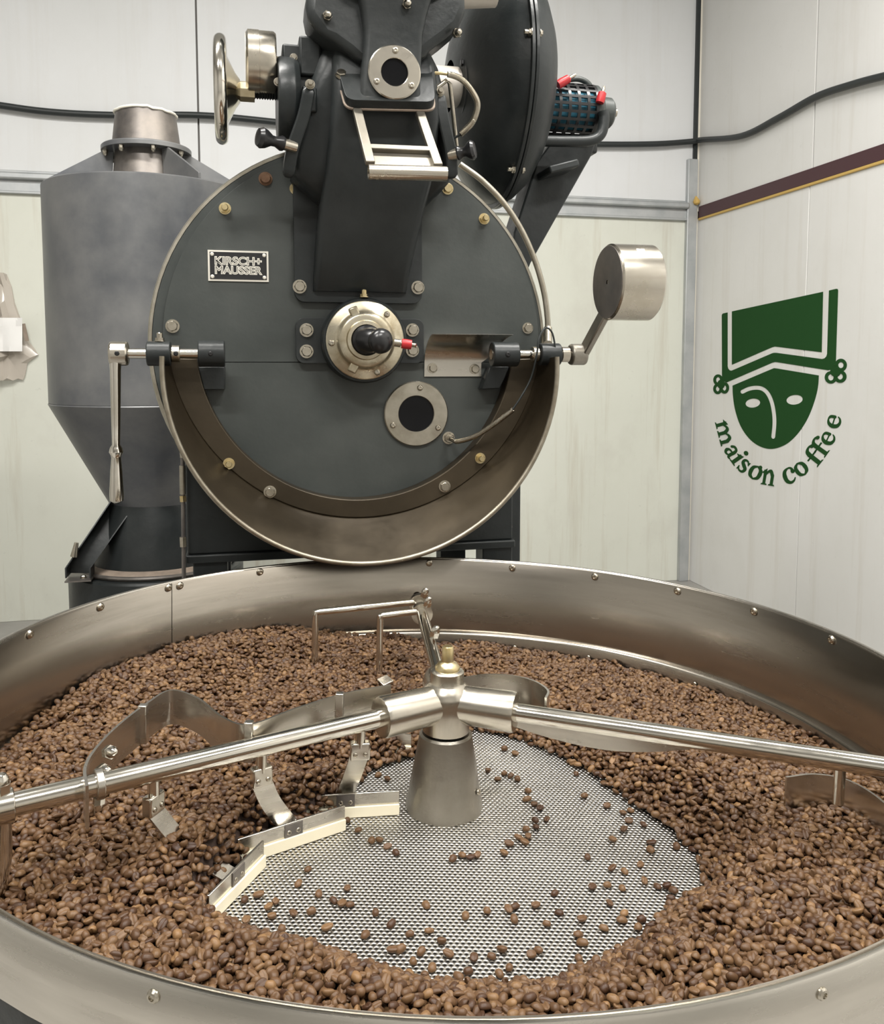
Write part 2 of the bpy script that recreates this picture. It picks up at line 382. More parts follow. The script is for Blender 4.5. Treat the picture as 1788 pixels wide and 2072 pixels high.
for a0, a1 in ((sa-PI+ga, sa-ga), (sa+ga, sa+PI-ga)):
    tpart('wall_panel', ring_profile([(R-.0055, -.0035), (R-.0035, -.0015), (R-.0015, -.0035), (R-.0015, -.150), (R-.0055, -.150)], a0, a1, 96), 'stainless_wall', tray, smooth=50)
tpart('rim_band', ring_profile([(R, -.060), (R, -.0015), (R+.0015, 0), (R+.0045, 0), (R+.006, -.002), (R+.006, -.029), (R+.0035, -.030), (R+.0035, -.060)]), 'stainless', tray, smooth=50)
tpart('curb_ring', ring_profile([(R-.0055, -.1425), (R-.013, -.144), (R-.016, -.146), (R-.018, -.150), (R-.018, HFL), (R-.012, HFL), (R-.0055, -.15)]), 'stainless_wall', tray, smooth=50)
tpart('tray_body', ring_profile([(R-.001, -.029), (R+.0, -.029), (R-.006, -.36), (R-.05, -.38), (R-.06, -.37), (R-.012, -.35)]), 'black_cast', tray)
tpart('plenum', MB().lathe([(.0001, -.30), (R-.02, -.30), (R-.014, -.25)], (0, 0, 0), ZA, 64), 'dark_void', tray)
tpart('pedestal', MB().lathe([(.14, -.30), (.16, -TC.z+.06), (.32, -TC.z+.03), (.33, -TC.z+.003)], (0, 0, 0), ZA, 40), 'black_paint', tray)
for x, y in ((60, 1283), (203, 1228), (341, 1189), (364, 1185), (526, 1157), (868, 1139), (1036, 1149), (1203, 1167), (1370, 1196), (1525, 1237), (1682, 1294)):
    p = onwall(x, y); bolt(tray, TM @ p, TM.to_3x3() @ Vector((-p.x, -p.y, 0)), .0066, 'screw', 'zinc', 'screw')
for x, y in ((1016+25, 1310), (1030+160, 1330), (1405, 1384)):
    p = onwall(x, y, R-.0205); bolt(tray, TM @ p, TM.to_3x3() @ Vector((-p.x, -p.y, 0)), .004, 'screw', 'zinc', 'screw')
for x, y in ((311, 2015), (1662, 2010)):
    o = TI @ CAM; d = TI.to_3x3() @ ray(x, y); a = d.x**2+d.y**2; b = 2*(o.x*d.x+o.y*d.y); c = o.x**2+o.y**2-(R+.006)**2
    p = o+d*((-b-math.sqrt(b*b-4*a*c))/(2*a)); bolt(tray, TM @ p, TM.to_3x3() @ Vector((p.x, p.y, 0)), .0045, 'screw', 'zinc', 'screw')
for k in range(3):
    a = 2*PI*k/3+.4; tpart('leg', MB().cyl((.5*math.cos(a), .5*math.sin(a), -.36), (.5*math.cos(a), .5*math.sin(a), -TC.z+.014), .022), 'black_paint', tray)
# centre cone
hb = UT(892, 1632, HFL)
tpart('centre_cone', MB().lathe([(.0495, HFL), (.0495, HFL+.006), (.034, HFL+.098), (.031, HFL+.1005), (.026, HFL+.1)], (0, 0, 0), ZA, 48), 'cast_alu', tray)
bolt(tray, TM @ Vector((.043, -.018, HFL+.03)), TM.to_3x3() @ Vector((.043, -.018, .01)), .004, 'screw', 'zinc', 'screw')

# ------------------------------------------------------------------ beans: where the plate lies bare, and how high the heap is
bare_px = [(965, 1478), (1060, 1500), (1170, 1555), (1290, 1635), (1405, 1722), (1418, 1790), (1345, 1830), (1290, 1890), (1190, 1945), (1090, 1985), (960, 1985), (850, 1972), (740, 1945), (640, 1905), (520, 1885), (440, 1858), (432, 1838), (520, 1720), (600, 1690), (700, 1645), (712, 1600), (745, 1562), (800, 1545), (870, 1525), (905, 1490)]
BP = np.array([tuple(UT(x, y, HFL+.004))[:2] for x, y in bare_px])
def sdist(P):                        # signed distance to the bare area, positive outside it
    P = np.atleast_2d(P); d = np.full(len(P), 9.); ins = np.zeros(len(P), bool)
    for i in range(len(BP)):
        a, b = BP[i], BP[(i+1) % len(BP)]; e = b-a; t = np.clip(((P-a)@e)/(e@e), 0, 1); d = np.minimum(d, np.hypot(*(P-a-t[:, None]*e).T))
        c = ((a[1] > P[:, 1]) != (b[1] > P[:, 1])) & (P[:, 0] < (b[0]-a[0])*(P[:, 1]-a[1])/(b[1]-a[1]+1e-12)+a[0]); ins ^= c
    return np.where(ins, -d, d)
CTL = np.array([(0, .57, .026), (.18, .54, .022), (.35, .46, .022), (.50, .28, .024), (.57, .1, .03), (.55, -.15, .045), (.4, -.38, .05), (.2, -.5, .04), (0, -.53, .035), (-.2, -.5, .045), (-.4, -.38, .05), (-.55, -.15, .05), (-.585, .05, .052),
                (-.52, .25, .078), (-.42, .39, .088), (-.30, .48, .074), (-.16, .54, .046), (-.3, .1, .055), (-.22, .3, .05), (-.05, .36, .03), (.1, .3, .03), (.25, .2, .035), (.35, .0, .05), (-.3, -.12, .055)])
PB = UT(425, 1760, HFL+.04)
def smooth01(t): t = np.clip(t, 0, 1); return t*t*(3-2*t)
def height(P):
    P = np.atleast_2d(P); d2 = ((P[:, None]-CTL[None, :, :2])**2).sum(-1)+.004; wt = 1/d2**1.5; H = (wt*CTL[:, 2]).sum(1)/wt.sum(1)
    sd = sdist(P)
    wl = smooth01((-.05-P[:, 0])/.12)*smooth01((P[:, 1]+.26)/.1)       # steep where the scrapers push the heap
    H = H*smooth01((sd+.006)/(.085-.048*wl))**.8
    thin = np.exp(-((P[:, 0]+.19)**2+(P[:, 1]-.07)**2)/.0022)        # the plate shows through behind the scrapers
    H = H*(1-.93*thin)
    H += .026*np.exp(-((P[:, 0]-PB[0])**2+(P[:, 1]-PB[1])**2)/.0026)*smooth01((sd-.004)/.02)   # beans driven up against the last scraper
    H += .004*np.sin(P[:, 0]*38+2*np.sin(P[:, 1]*21))*np.sin(P[:, 1]*33+1)*smooth01(sd/.08)
    return np.maximum(H, 0)
# perforated floor plate
pit = .0061; hr = .00195
gx = np.arange(-100, 101); cells = np.array([((i+.5*(j & 1))*pit, j*pit*math.sqrt(3)/2) for j in range(-115, 116) for i in range(-100, 101)])
cells = cells[np.hypot(*cells.T) < R-.024]; cells = cells[(np.hypot(*cells.T) > .044)]
hh = height(cells); cells_b = cells[hh < .014]
ang = np.arange(12)*PI/6; hexr = (pit/2)/np.cos(((ang+PI/6) % (PI/3))-PI/6)*1.0005
outer = np.stack([hexr*np.cos(ang), hexr*np.sin(ang)], 1); inner = np.stack([hr*np.cos(ang), hr*np.sin(ang)], 1)
unit = np.concatenate([np.c_[outer, np.zeros(12)], np.c_[inner, np.zeros(12)], np.c_[inner, np.full(12, -.0012)]])
uf = np.array([(i, (i+1) % 12, 12+(i+1) % 12, 12+i) for i in range(12)]+[(12+i, 12+(i+1) % 12, 24+(i+1) % 12, 24+i) for i in range(12)])
nb = len(cells_b)
V = (unit[None]+np.c_[cells_b, np.full(nb, HFL)][:, None]).reshape(-1, 3); F = (uf[None]+(np.arange(nb)*36)[:, None, None]).reshape(-1, 4)
def np_mesh(name, V, F, material):
    me = bpy.data.meshes.new(name); me.vertices.add(len(V)); me.vertices.foreach_set('co', V.astype(np.float32).ravel())
    me.loops.add(F.size); me.loops.foreach_set('vertex_index', F.astype(np.int32).ravel()); me.polygons.add(len(F))
    me.polygons.foreach_set('loop_start', np.arange(0, F.size, F.shape[1], dtype=np.int32))
    me.update(calc_edges=True); me.validate(); me.materials.append(MAT[material]); return me
tpart('perforated_plate', np_mesh('perforated_plate', V, F, 'plate_metal'), None, tray)['kind'] = 'stuff'
# the same plate under the heap, where the beans hide its holes
rest = cells[hh >= .014]; outer6 = outer[1::2]
V = (np.c_[outer6, np.zeros(6)][None]+np.c_[rest, np.full(len(rest), HFL-.0005)][:, None]).reshape(-1, 3); F = (np.arange(len(rest))*6)[:, None]+np.arange(6)[None]
tpart('covered_plate', np_mesh('covered_plate', V, F, 'plate_metal'), None, tray)['kind'] = 'stuff'

# ------------------------------------------------------------------ bean shapes
def bean_mesh(name, L, W, T, groove, wob, seed):
    rnd = random.Random(seed); nu, nv = 18, 12; vs = []; fs = []
    ph = rnd.random()*6
    for j in range(nv+1):
        v = PI*j/nv
        for i in range(nu):
            u = 2*PI*i/nu; x = math.cos(v); y = math.sin(v)*math.cos(u); z = math.sin(v)*math.sin(u)
            sx = math.copysign(abs(x)**.88, x); zz = z*T*1.0 if z > 0 else z*T*.38
            yy = y*W/2*(1+.06*math.sin(3*v+ph))
            if z < 0:
                gdep = math.exp(-(yy/(W*.085))**2)*groove*(1-abs(x)**3); zz += gdep*T
                zz += -.10*T*math.exp(-((abs(yy)-W*.2)/(W*.12))**2)*(1-x*x)
            zz += wob*T*math.sin(2*u+5*v+ph)*.5
            vs.append((sx*L/2, yy+.25*W*wob*math.sin(PI*x), zz))
    for j in range(nv):
        for i in range(nu): fs.append((j*nu+i, j*nu+(i+1) % nu, (j+1)*nu+(i+1) % nu, (j+1)*nu+i))
    m = MB(); m.add(vs, fs); me = m.mesh(name, 'bean', 75); return me
BM = [bean_mesh('bean_a', .0112, .0088, .0043, .40, .03, 1), bean_mesh('bean_b', .0102, .0086, .0046, .34, .06, 2), bean_mesh('bean_c', .0120, .0085, .0040, .46, .05, 3)]
# loose beans on the bare plate
loose = []
def addpx(x0, y0, s, pts):
    for x, y in pts:
        q = (x0+x/s, y0+y/s)
        if all(math.hypot(q[0]-a[0], q[1]-a[1]) > 13 for a in loose): loose.append(q)
addpx(1000, 1300, 2.269, [(15, 625), (45, 600), (75, 610), (105, 625), (125, 640), (155, 680), (150, 718), (183, 742), (210, 760), (190, 778), (187, 815), (240, 810), (190, 850), (147, 858), (155, 890), (112, 895), (140, 917), (68, 925), (45, 965), (375, 600), (413, 703), (517, 750), (590, 780), (625, 770), (612, 748), (617, 820), (685, 835), (593, 857), (543, 903), (720, 918), (717, 950), (836, 935), (910, 950), (427, 983), (670, 1020), (540, 1035), (598, 1048), (690, 1095), (450, 1122), (518, 1110), (587, 1125), (748, 1117), (790, 1118), (822, 1138), (810, 1170), (277, 1148), (530, 1195), (190, 1205), (95, 1210), (65, 1225), (90, 1270), (297, 1238), (403, 1268), (597, 1240), (585, 1275), (587, 1300), (502, 1310), (240, 1290), (385, 1345), (675, 1270), (660, 1310), (710, 1305), (760, 1270), (45, 487), (95, 510)])
addpx(380, 1420, 2.884, [(700, 973), (645, 1058), (930, 1085), (763, 1118), (850, 1157), (900, 1175), (945, 1182), (720, 1222), (1095, 1228), (615, 1232), (513, 1167), (470, 1195), (490, 1250), (412, 1125), (548, 1325), (812, 1318), (1187, 1295), (1035, 1355), (1295, 1352), (1408, 1333), (1390, 1182), (1620, 1247), (1745, 1220), (1545, 913), (1600, 893), (1650, 905), (1690, 895), (1640, 928), (1070, 812), (1118, 805), (1165, 845), (1190, 868), (1214, 878), (995, 747), (930, 690), (340, 1275), (330, 1150), (1165, 450), (1110, 425), (1750, 400), (1720, 395)])
addpx(900, 1780, 2.0135, [(85, 145), (172, 127), (262, 120), (285, 107), (280, 160), (370, 103), (447, 52), (465, 130), (415, 178), (557, 162), (605, 30), (672, 95), (732, 135), (728, 165), (718, 190), (648, 197), (547, 230), (560, 255), (800, 160), (785, 195), (870, 160), (835, 195), (232, 283), (190, 310), (118, 320), (380, 285), (352, 307), (262, 357), (222, 380), (95, 372), (55, 392), (545, 320), (555, 355), (15, 303)])
addpx(0, 1780, 1.987, [(1200, 15), (1280, 55), (1395, 32), (1340, 85), (1375, 97), (1410, 100), (1250, 127), (1178, 135), (1510, 132), (1045, 60), (1080, 108), (1108, 90), (1090, 147), (1130, 200), (1315, 193), (1572, 178), (1470, 222), (1645, 217), (1725, 203), (1712, 97), (1775, 245), (1578, 280), (1610, 278), (1693, 287), (1660, 327), (1737, 352), (1490, 335), (1487, 365), (1540, 352), (1580, 365), (990, 160), (943, 210), (995, 205), (1175, 238), (1190, 262), (1237, 285), (1240, 247), (1275, 275), (1300, 285), (1340, 285), (1357, 307), (1170, 295), (1150, 300), (1285, 320), (1115, 265), (1058, 250)])
def bean_rot(flat):
    up = random.random() < .45                   # flat side up with the crease showing, or the round back up
    return Euler((PI*up+random.gauss(0, flat), random.gauss(0, flat*.7), random.random()*2*PI), 'XYZ')
BEANS = []
def place_bean(p, rot, label, group, s=1.0):
    k = random.randrange(3) if len(BEANS) >= 3 else len(BEANS)
    M = TM @ Matrix.Translation(p) @ rot.to_matrix().to_4x4() @ Matrix.Scale(s, 4)
    o = part('coffee_bean', BM[k], None, None, M=M)
    BEANS.append(o); return tag(o, label, 'coffee bean', group)
lowest = {}
def lift(k, rot, s):
    me = BM[k]; key = k
    co = lowest.setdefault(k, np.array([v.co[:] for v in me.vertices])); Rm = np.array(rot.to_matrix()); return -(co@Rm.T)[:, 2].min()*s
for q in loose:
    rot = bean_rot(.22); s = random.uniform(.88, 1.1); k = len(BEANS) if len(BEANS) < 3 else None
    p = UT(q[0], q[1], HFL+.003)
    sdq = -float(sdist([(p.x, p.y)])[0])
    if 990 < q[0] < 1115 and 1555 < q[1] < 1745: lb, gr_ = 'roasted coffee bean in the curved row beside the steel cone', 'curved row of beans beside the cone'
    elif 690 < q[0] < 985 and 1640 < q[1] < 1760: lb, gr_ = 'roasted coffee bean in the broken row between scraper blades and steel cone', 'broken row of beans in front of the cone'
    elif sdq < .032: lb, gr_ = 'loose roasted coffee bean on the plate close to the heap edge', 'loose beans at the edge of the heap'
    else: lb, gr_ = 'roasted coffee bean lying alone in the open of the bare plate', 'beans scattered over the open plate'
    o = place_bean(Vector((p.x, p.y, 0)), rot, lb, gr_, s)
    z = lift(BM.index(o.data), rot, s); o.matrix_basis = TM @ Matrix.Translation((p.x, p.y, HFL+z)) @ rot.to_matrix().to_4x4() @ Matrix.Scale(s, 4)
# heap: jittered hexagonal layers
def heap_points(step, jit, drop, rmax, seed):
    rg = np.random.RandomState(seed); n = int(R/step)+2
    P = np.array([((i+.5*(j & 1))*step, j*step*.866) for j in range(-n-8, n+9) for i in range(-n, n+1)]); P += rg.normal(0, jit, P.shape)
    P = P[np.hypot(*P.T) < R-.011]; sd = sdist(P); P = P[sd > -.002]; h = height(P); P = P[np.hypot(*P.T) < np.where(h > .046, R-.0115, rmax)]; sd = sdist(P); h = height(P)
    keep = (h > .003) | ((sd > .003) & (rg.rand(len(P)) < .5))
    keep &= (np.hypot(P[:, 0]+.0, P[:, 1]) > .056)
    P = P[keep]; h = h[keep]
    return np.c_[P, np.maximum(h-drop, .0) + HFL + .0035 + rg.normal(0, .0013, len(P))], h
A, hA = heap_points(.0083, .0016, .002, R-.0235, 1)
B, hB = heap_points(.0088, .0018, .0075, R-.026, 2)
B = B[hB > .008]
camL = np.array(TI @ CAM)
dist = np.linalg.norm(A-camL, axis=1)
# rows that the near rim does not hide
def seen(P):
    d = P-camL; o = camL; a = (d[:, :2]**2).sum(1); b = 2*(o[0]*d[:, 0]+o[1]*d[:, 1]); c = o[0]**2+o[1]**2-R*R
    t = (-b-np.sqrt(np.maximum(b*b-4*a*c, 0)))/(2*a); return (o[2]+d[:, 2]*t > .002)
vis = seen(A); order = np.argsort(np.where(vis, dist, 9)); 
pick = order[:max(0, 300-len(BEANS))]
for i in pick:
    rot = bean_rot(.55); s = random.uniform(.88, 1.12)
    place_bean(Vector(A[i]), rot, 'roasted coffee bean in the heap just inside the near steel rim', 'beans in the heap along the near rim', s)
A = np.delete(A, pick, 0)
PT = np.concatenate([A, B]); npt = len(PT)
# bed under the top layers
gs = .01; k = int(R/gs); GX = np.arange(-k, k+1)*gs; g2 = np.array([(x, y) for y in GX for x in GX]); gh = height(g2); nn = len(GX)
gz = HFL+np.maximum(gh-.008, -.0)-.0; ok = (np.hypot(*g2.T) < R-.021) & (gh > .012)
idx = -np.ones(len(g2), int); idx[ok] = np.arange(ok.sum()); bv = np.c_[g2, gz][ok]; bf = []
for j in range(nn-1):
    for i in range(nn-1):
        q = [j*nn+i, j*nn+i+1, (j+1)*nn+i+1, (j+1)*nn+i]
        if ok[q].all(): bf.append([int(idx[z])+npt for z in q])
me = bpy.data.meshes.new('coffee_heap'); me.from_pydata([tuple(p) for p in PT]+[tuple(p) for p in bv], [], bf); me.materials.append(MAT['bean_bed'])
rots = np.array([tuple(bean_rot(.6)) for _ in range(npt)]+[(0, 0, 0)]*len(bv), np.float32)
for nm, ty, dat, key in (('rot', 'FLOAT_VECTOR', rots, 'vector'), ('scl', 'FLOAT', np.r_[np.random.uniform(.88, 1.12, npt), np.ones(len(bv))].astype(np.float32), 'value'),
                         ('variant', 'INT', np.r_[np.random.randint(0, 3, npt), np.zeros(len(bv), int)].astype(np.int32), 'value'), ('is_bean', 'BOOLEAN', np.r_[np.ones(npt, bool), np.zeros(len(bv), bool)], 'value')):
    at = me.attributes.new(nm, ty, 'POINT'); at.data.foreach_set(key, np.ascontiguousarray(dat).ravel())
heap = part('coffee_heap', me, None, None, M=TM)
tag(heap, 'heap of roasted brown coffee beans filling the round cooling tray', 'coffee beans', kind='stuff')
ng = bpy.data.node_groups.new('bean_heap', 'GeometryNodeTree')
ng.interface.new_socket('Geometry', in_out='INPUT', socket_type='NodeSocketGeometry'); ng.interface.new_socket('Geometry', in_out='OUTPUT', socket_type='NodeSocketGeometry')
nd = ng.nodes; lk = ng.links; gi = nd.new('NodeGroupInput'); go = nd.new('NodeGroupOutput'); iop = nd.new('GeometryNodeInstanceOnPoints'); jg = nd.new('GeometryNodeJoinGeometry'); jo = nd.new('GeometryNodeJoinGeometry')
for kk in range(3):
    oi = nd.new('GeometryNodeObjectInfo'); oi.inputs['Object'].default_value = BEANS[kk]; oi.inputs['As Instance'].default_value = True; oi.transform_space = 'ORIGINAL'
    lk.new(oi.outputs['Geometry'], jg.inputs[0])
def attr(nm, ty):
    a = nd.new('GeometryNodeInputNamedAttribute'); a.data_type = ty; a.inputs['Name'].default_value = nm; return a.outputs['Attribute']
lk.new(gi.outputs[0], iop.inputs['Points']); lk.new(attr('is_bean', 'BOOLEAN'), iop.inputs['Selection']); lk.new(jg.outputs[0], iop.inputs['Instance']); iop.inputs['Pick Instance'].default_value = True
lk.new(attr('variant', 'INT'), iop.inputs['Instance Index'])
e2r = nd.new('FunctionNodeEulerToRotation'); lk.new(attr('rot', 'FLOAT_VECTOR'), e2r.inputs[0]); lk.new(e2r.outputs[0], iop.inputs['Rotation']); lk.new(attr('scl', 'FLOAT'), iop.inputs['Scale'])
lk.new(iop.outputs[0], jo.inputs[0]); lk.new(gi.outputs[0], jo.inputs[0]); lk.new(jo.outputs[0], go.inputs[0])
mo = heap.modifiers.new('beans', 'NODES'); mo.node_group = ng

# ------------------------------------------------------------------ stirrer
HA = HFL+.140
st = thing('tray_stirrer', None, 'polished steel stirrer with three arms turning over the coffee beans', 'stirrer', M=TM @ Matrix.Translation((0, 0, HFL+.1)))
def spart(name, mb, material, parent=None, **k): return part(name, mb, material, parent or st, M=TM, **k)
def V3(p, h=None): return Vector((p[0], p[1], p[2] if h is None else h))
dl = V3(UT(0, 1634, HA), 0).normalized(); dr = V3(UT(1788, 1552, HA), 0).normalized(); db = V3(UT(846, 1215, HA), 0).normalized()
hub = MB().lathe([(.030, HFL+.1035), (.031, HFL+.117), (.032, HFL+.128), (.032, HFL+.150), (.029, HFL+.160), (.023, HFL+.165), (.0215, HFL+.168), (.0215, HFL+.181), (.0185, HFL+.1835)], (0, 0, 0), ZA, 40)
hub_o = spart('hub', hub, 'satin_nickel')
spart('shaft_collar', MB().lathe([(.0245, HFL+.099), (.0245, HFL+.105)], (0, 0, 0), ZA, 32), 'dark_void')
spart('brass_nut', MB().lathe([(.016, HFL+.182), (.016, HFL+.187), (.012, HFL+.192), (.0075, HFL+.194), (.0075, HFL+.212), (.006, HFL+.214)], (0, 0, 0), ZA, 24), 'brass', hub_o, label='worn brass nut and stud')
h0 = Vector((0, 0, HA))
for d, sl, L, r in ((dl, .098, .56, .0115), (dr, .092, .56, .0115), (db, .075, .50, .0098)):
    spart('arm_sleeve', MB().lathe([(.0235, 0), (.0255, sl-.006), (.0245, sl-.001), (.0215, sl), (.012, sl+.0005)], h0, d, 32), 'satin_nickel')
    spart('arm', MB().lathe([(r, .05), (r, L-.002), (r*.8, L)], h0, d, 24), 'polished')
def sheet(path, top, bot, th=.003, k=8):
    P = catmull([Vector((p[0], p[1], 0)) for p in path], k); n = len(P); m = MB(); rings = []
    for i, p in enumerate(P):
        d = (P[min(i+1, n-1)]-P[max(i-1, 0)]).normalized(); e = Vector((-d.y, d.x, 0))*th/2; f = i/(n-1)
        t = top(f) if callable(top) else top; b = bot(f) if callable(bot) else bot
        rings.append([V3(p+e, t), V3(p-e, t), V3(p-e, b), V3(p+e, b)])
    return m.loft(rings)
def armpt(px, py, d, off=0.0):
    p = UT(px, py, HA); s = V3(p, 0).dot(d); return h0+d*s
# plough blade on the left arm
ht = HA+.020
path = [UT(x, y, ht) for x, y in ((176, 1590), (172, 1552), (195, 1512), (240, 1466), (295, 1424), (345, 1396), (400, 1412), (450, 1450), (505, 1465), (600, 1432), (700, 1402), (790, 1385))]
pb_ = spart('plough_blade', sheet(path, ht, lambda f: ht-.044), 'stainless')
for x, y in ((292, 1428), (505, 1462), (688, 1404)):
    p = UT(x, y, ht); spart('lug', MB().bar((p.x, p.y-.004, ht+.003), (p.x, p.y-.004, ht-.044), .010, .010, (1, 0, 0)), 'stainless', bevel=.001)
arms_px = [((300, 1545), (355, 1738), .0), ((512, 1492), (590, 1670), 0), ((697, 1437), (708, 1612), 0)]
SCR = [((420, 1812), (532, 1700)), ((480, 1698), (697, 1629)), ((588, 1612), (808, 1599))]
hs = HFL+.031
for (a, foot, _), (s0, s1) in zip(arms_px, SCR):
    q = armpt(a[0], a[1], dl); rod = spart('post', MB().cyl(q-Vector((0, 0, .004)), q-Vector((0, 0, .030)), .0062, n=16), 'polished')
    c = V3(UT(*s0, hs)); e = V3(UT(*s1, hs)); mid = (c+e)/2; dirv = (e-c).normalized(); nrm = Vector((-dirv.y, dirv.x, 0))
    # forked clamp and the bent strip that holds the scraper
    top = q-Vector((0, 0, .028)); spart('clamp', MB().bar(top+Vector((0, 0, .004)), top-Vector((0, 0, .018)), .024, .012, dirv), 'polished', bevel=.002)
    for sgn in (-1, 1): bolt(st, TM @ (top+dirv*.006*sgn-nrm*.006-Vector((0, 0, .010))), TM.to_3x3() @ (-nrm), .003, 'screw', 'zinc', 'screw')
    end = mid+nrm*.003-Vector((0, 0, .010))
    pts = catmull([top-Vector((0, 0, .012))+nrm*.002, top*.55+end*.45+nrm*.012-Vector((0, 0, .012)), end+nrm*.012, end-nrm*.004], 6); n = len(pts); rings = []
    for i, p in enumerate(pts):
        d = (pts[min(i+1, n-1)]-pts[max(i-1, 0)]).normalized(); sd_ = (dirv-d*dirv.dot(d)).normalized(); nn_ = d.cross(sd_)
        rings.append([p+sd_*.0115+nn_*.0012, p-sd_*.0115+nn_*.0012, p-sd_*.0115-nn_*.0012, p+sd_*.0115-nn_*.0012])
    spart('scraper_strip', MB().loft(rings), 'stainless')
    sc = spart('scraper', MB().bar(V3(c, hs-.011), V3(e, hs-.011), .003, .022, nrm), 'stainless', bevel=.0006)
    part('silicone_edge', MB().bar(V3(c, HFL+.0075)-nrm*.003, V3(e, HFL+.0075)-nrm*.003, .003, .014, nrm), 'silicone', sc, M=TM, bevel=.0006, label='cream silicone wiping strip')
    for sgn in (-1, 1): bolt(st, TM @ (V3(mid, hs-.011)+dirv*.006*sgn-nrm*.0015), TM.to_3x3() @ (-nrm), .0034, 'screw', 'zinc', 'screw')
    spart('strip_foot', MB().bar(V3(mid, hs-.001)-nrm*.0022, V3(mid, hs-.020)-nrm*.0022, .023, .0012, dirv), 'raw_steel')
# bolts that hold the plough, and the clamp at the arm's outer end
for x, y, h in ((218, 1522, HA+.016), (205, 1560, HA+.004)):
    p = UT(x, y, h); bolt(st, TM @ p, TM.to_3x3() @ Vector((.6, -.6, .3)), .0075, 'acorn', 'polished')
p = armpt(202, 1590, dl); spart('clamp', MB().lathe([(.0155, -.004), (.0155, .004)], p, dl, 24), 'stainless', bevel=.001)
bolt(st, TM @ (p-Vector((0, 0, .014))), TM.to_3x3() @ Vector((0, -.2, -1)), .006, 'acorn', 'polished')
p = armpt(4, 1632, dl); spart('clamp', MB().lathe([(.0165, -.010), (.0165, .010)], p, dl, 24), 'polished', bevel=.001)
bolt(st, TM @ (p+Vector((0, 0, .014))), TM.to_3x3() @ Vector((0, 0, 1)), .0085, 'acorn', 'polished')
spart('post', MB().tube(catmull([p-Vector((0, 0, .012)), p-Vector((.0, 0, .05)), p+Vector((-.004, -.004, -.085)), p+Vector((-.004, .0, -.11))], 6), .008, 12), 'polished')
# back arm: clamp collars with two bent rods
for (cx_, cy_), (kx, ky), bot in (((842, 1222), (638, 1239), HFL+.03), ((838, 1241), (769, 1246), HFL+.02)):
    c = armpt(cx_, cy_, db); k = UT(kx, ky, HA+.004)
    spart('clamp', MB().lathe([(.0105, -.008), (.0185, -.007), (.0185, .007), (.0105, .008)], c, db, 28), 'satin_nickel')
    c2 = V3(c, HA+.004)
    spart('bent_rod', MB().tube([c2, c2*.5+k*.5, k*.97+c2*.03, k, k-Vector((0, 0, .006)), V3(k, (k.z+bot)/2), V3(k, bot)], .0056, 14), 'polished')
    bolt(st, TM @ (c+Vector((.008, -.006, .016))), TM.to_3x3() @ Vector((.3, -.3, 1)), .0075, 'acorn', 'polished')
c = armpt(866, 1300, db); bolt(st, TM @ (c+Vector((.006, 0, .010))), TM.to_3x3() @ Vector((.25, -.2, 1)), .008, 'acorn', 'polished')
spart('rod_foot', MB().bar(UT(772, 1372, HFL+.05), UT(786, 1385, HFL+.045), .02, .006, (1, 0, 0)), 'stainless', bevel=.001)
p0, p1 = UT(716, 1478, HFL+.03), UT(832, 1490, HFL+.03)
sc = spart('scraper', MB().bar(V3(p0, HFL+.02), V3(p1, HFL+.02), .003, .026, (0, 1, 0)), 'stainless')
part('silicone_edge', MB().bar(V3(p0, HFL+.009)-Vector((0, .003, 0)), V3(p1, HFL+.009)-Vector((0, .003, 0)), .003, .014, (0, 1, 0)), 'silicone', sc, M=TM, label='cream silicone wiping strip')
# right arm: plough behind the sleeve and the long blade below the arm
hp = HA+.016
spart('plough_blade', sheet([UT(x, y, hp) for x, y in ((930, 1372), (985, 1364), (1040, 1367), (1082, 1378), (1108, 1396), (1104, 1412))], hp, hp-.05), 'stainless')
hb_ = HA-.008
spart('plough_blade', sheet([UT(x, y, hb_) for x, y in ((1010, 1440), (1120, 1452), (1250, 1474), (1380, 1494), (1500, 1512))], hb_, lambda f: hb_-.008-.022*math.sin(PI*min(1, f*1.15+.05))), 'stainless')
hq = HFL+.085
spart('plough_blade', sheet([UT(x, y, hq) for x, y in ((1590, 1572), (1650, 1566), (1720, 1580), (1790, 1625), (1850, 1700), (1880, 1790))], hq, HFL+.025), 'stainless')
p = armpt(1700, 1537, dr); spart('post', MB().cyl(p-Vector((0, 0, .004)), p-Vector((0, 0, .05)), .0062, n=16), 'polished')

# ------------------------------------------------------------------ coffee roaster
lip0 = UD(760, 1138, 1.625)
YLIP = lip0.y; YF = YLIP+.15                     # front lip of the scoop, and the flat drum front
cxo, czo, RO = circY((302, 690), (575, 311), (1098, 690), YF+.012)
cxi, czi, RI = circY((330, 690), (420, 435), (1088, 690), YF)
ra = thing('coffee_roaster', (cxo, YF+.3, 0), 'black drum coffee roaster with round front, feed chute and lever handle', 'coffee roaster')
def rp(name, mb, material, parent=None, **k): return part(name, mb, material, parent or ra, **k)
def disc(c, r, Y, depth, z0=None, z1=None, n=96):      # a round plate facing the viewer, cut off at z0 / z1
    pts = [(c[0]+r*math.cos(2*PI*i/n), c[1]+r*math.sin(2*PI*i/n)) for i in range(n)]
    if z0 is not None or z1 is not None:
        zc = z0 if z0 is not None else z1; dz = zc-c[1]; xx = math.sqrt(r*r-dz*dz); a = math.asin(dz/r)
        t0, t1 = (a, PI-a) if z0 is not None else (PI-a, 2*PI+a); pts = [(c[0]+r*math.cos(t0+(t1-t0)*i/n), c[1]+r*math.sin(t0+(t1-t0)*i/n)) for i in range(n+1)]
    return MB().prism([[(x, Y, z) for x, z in pts]], (0, depth, 0))
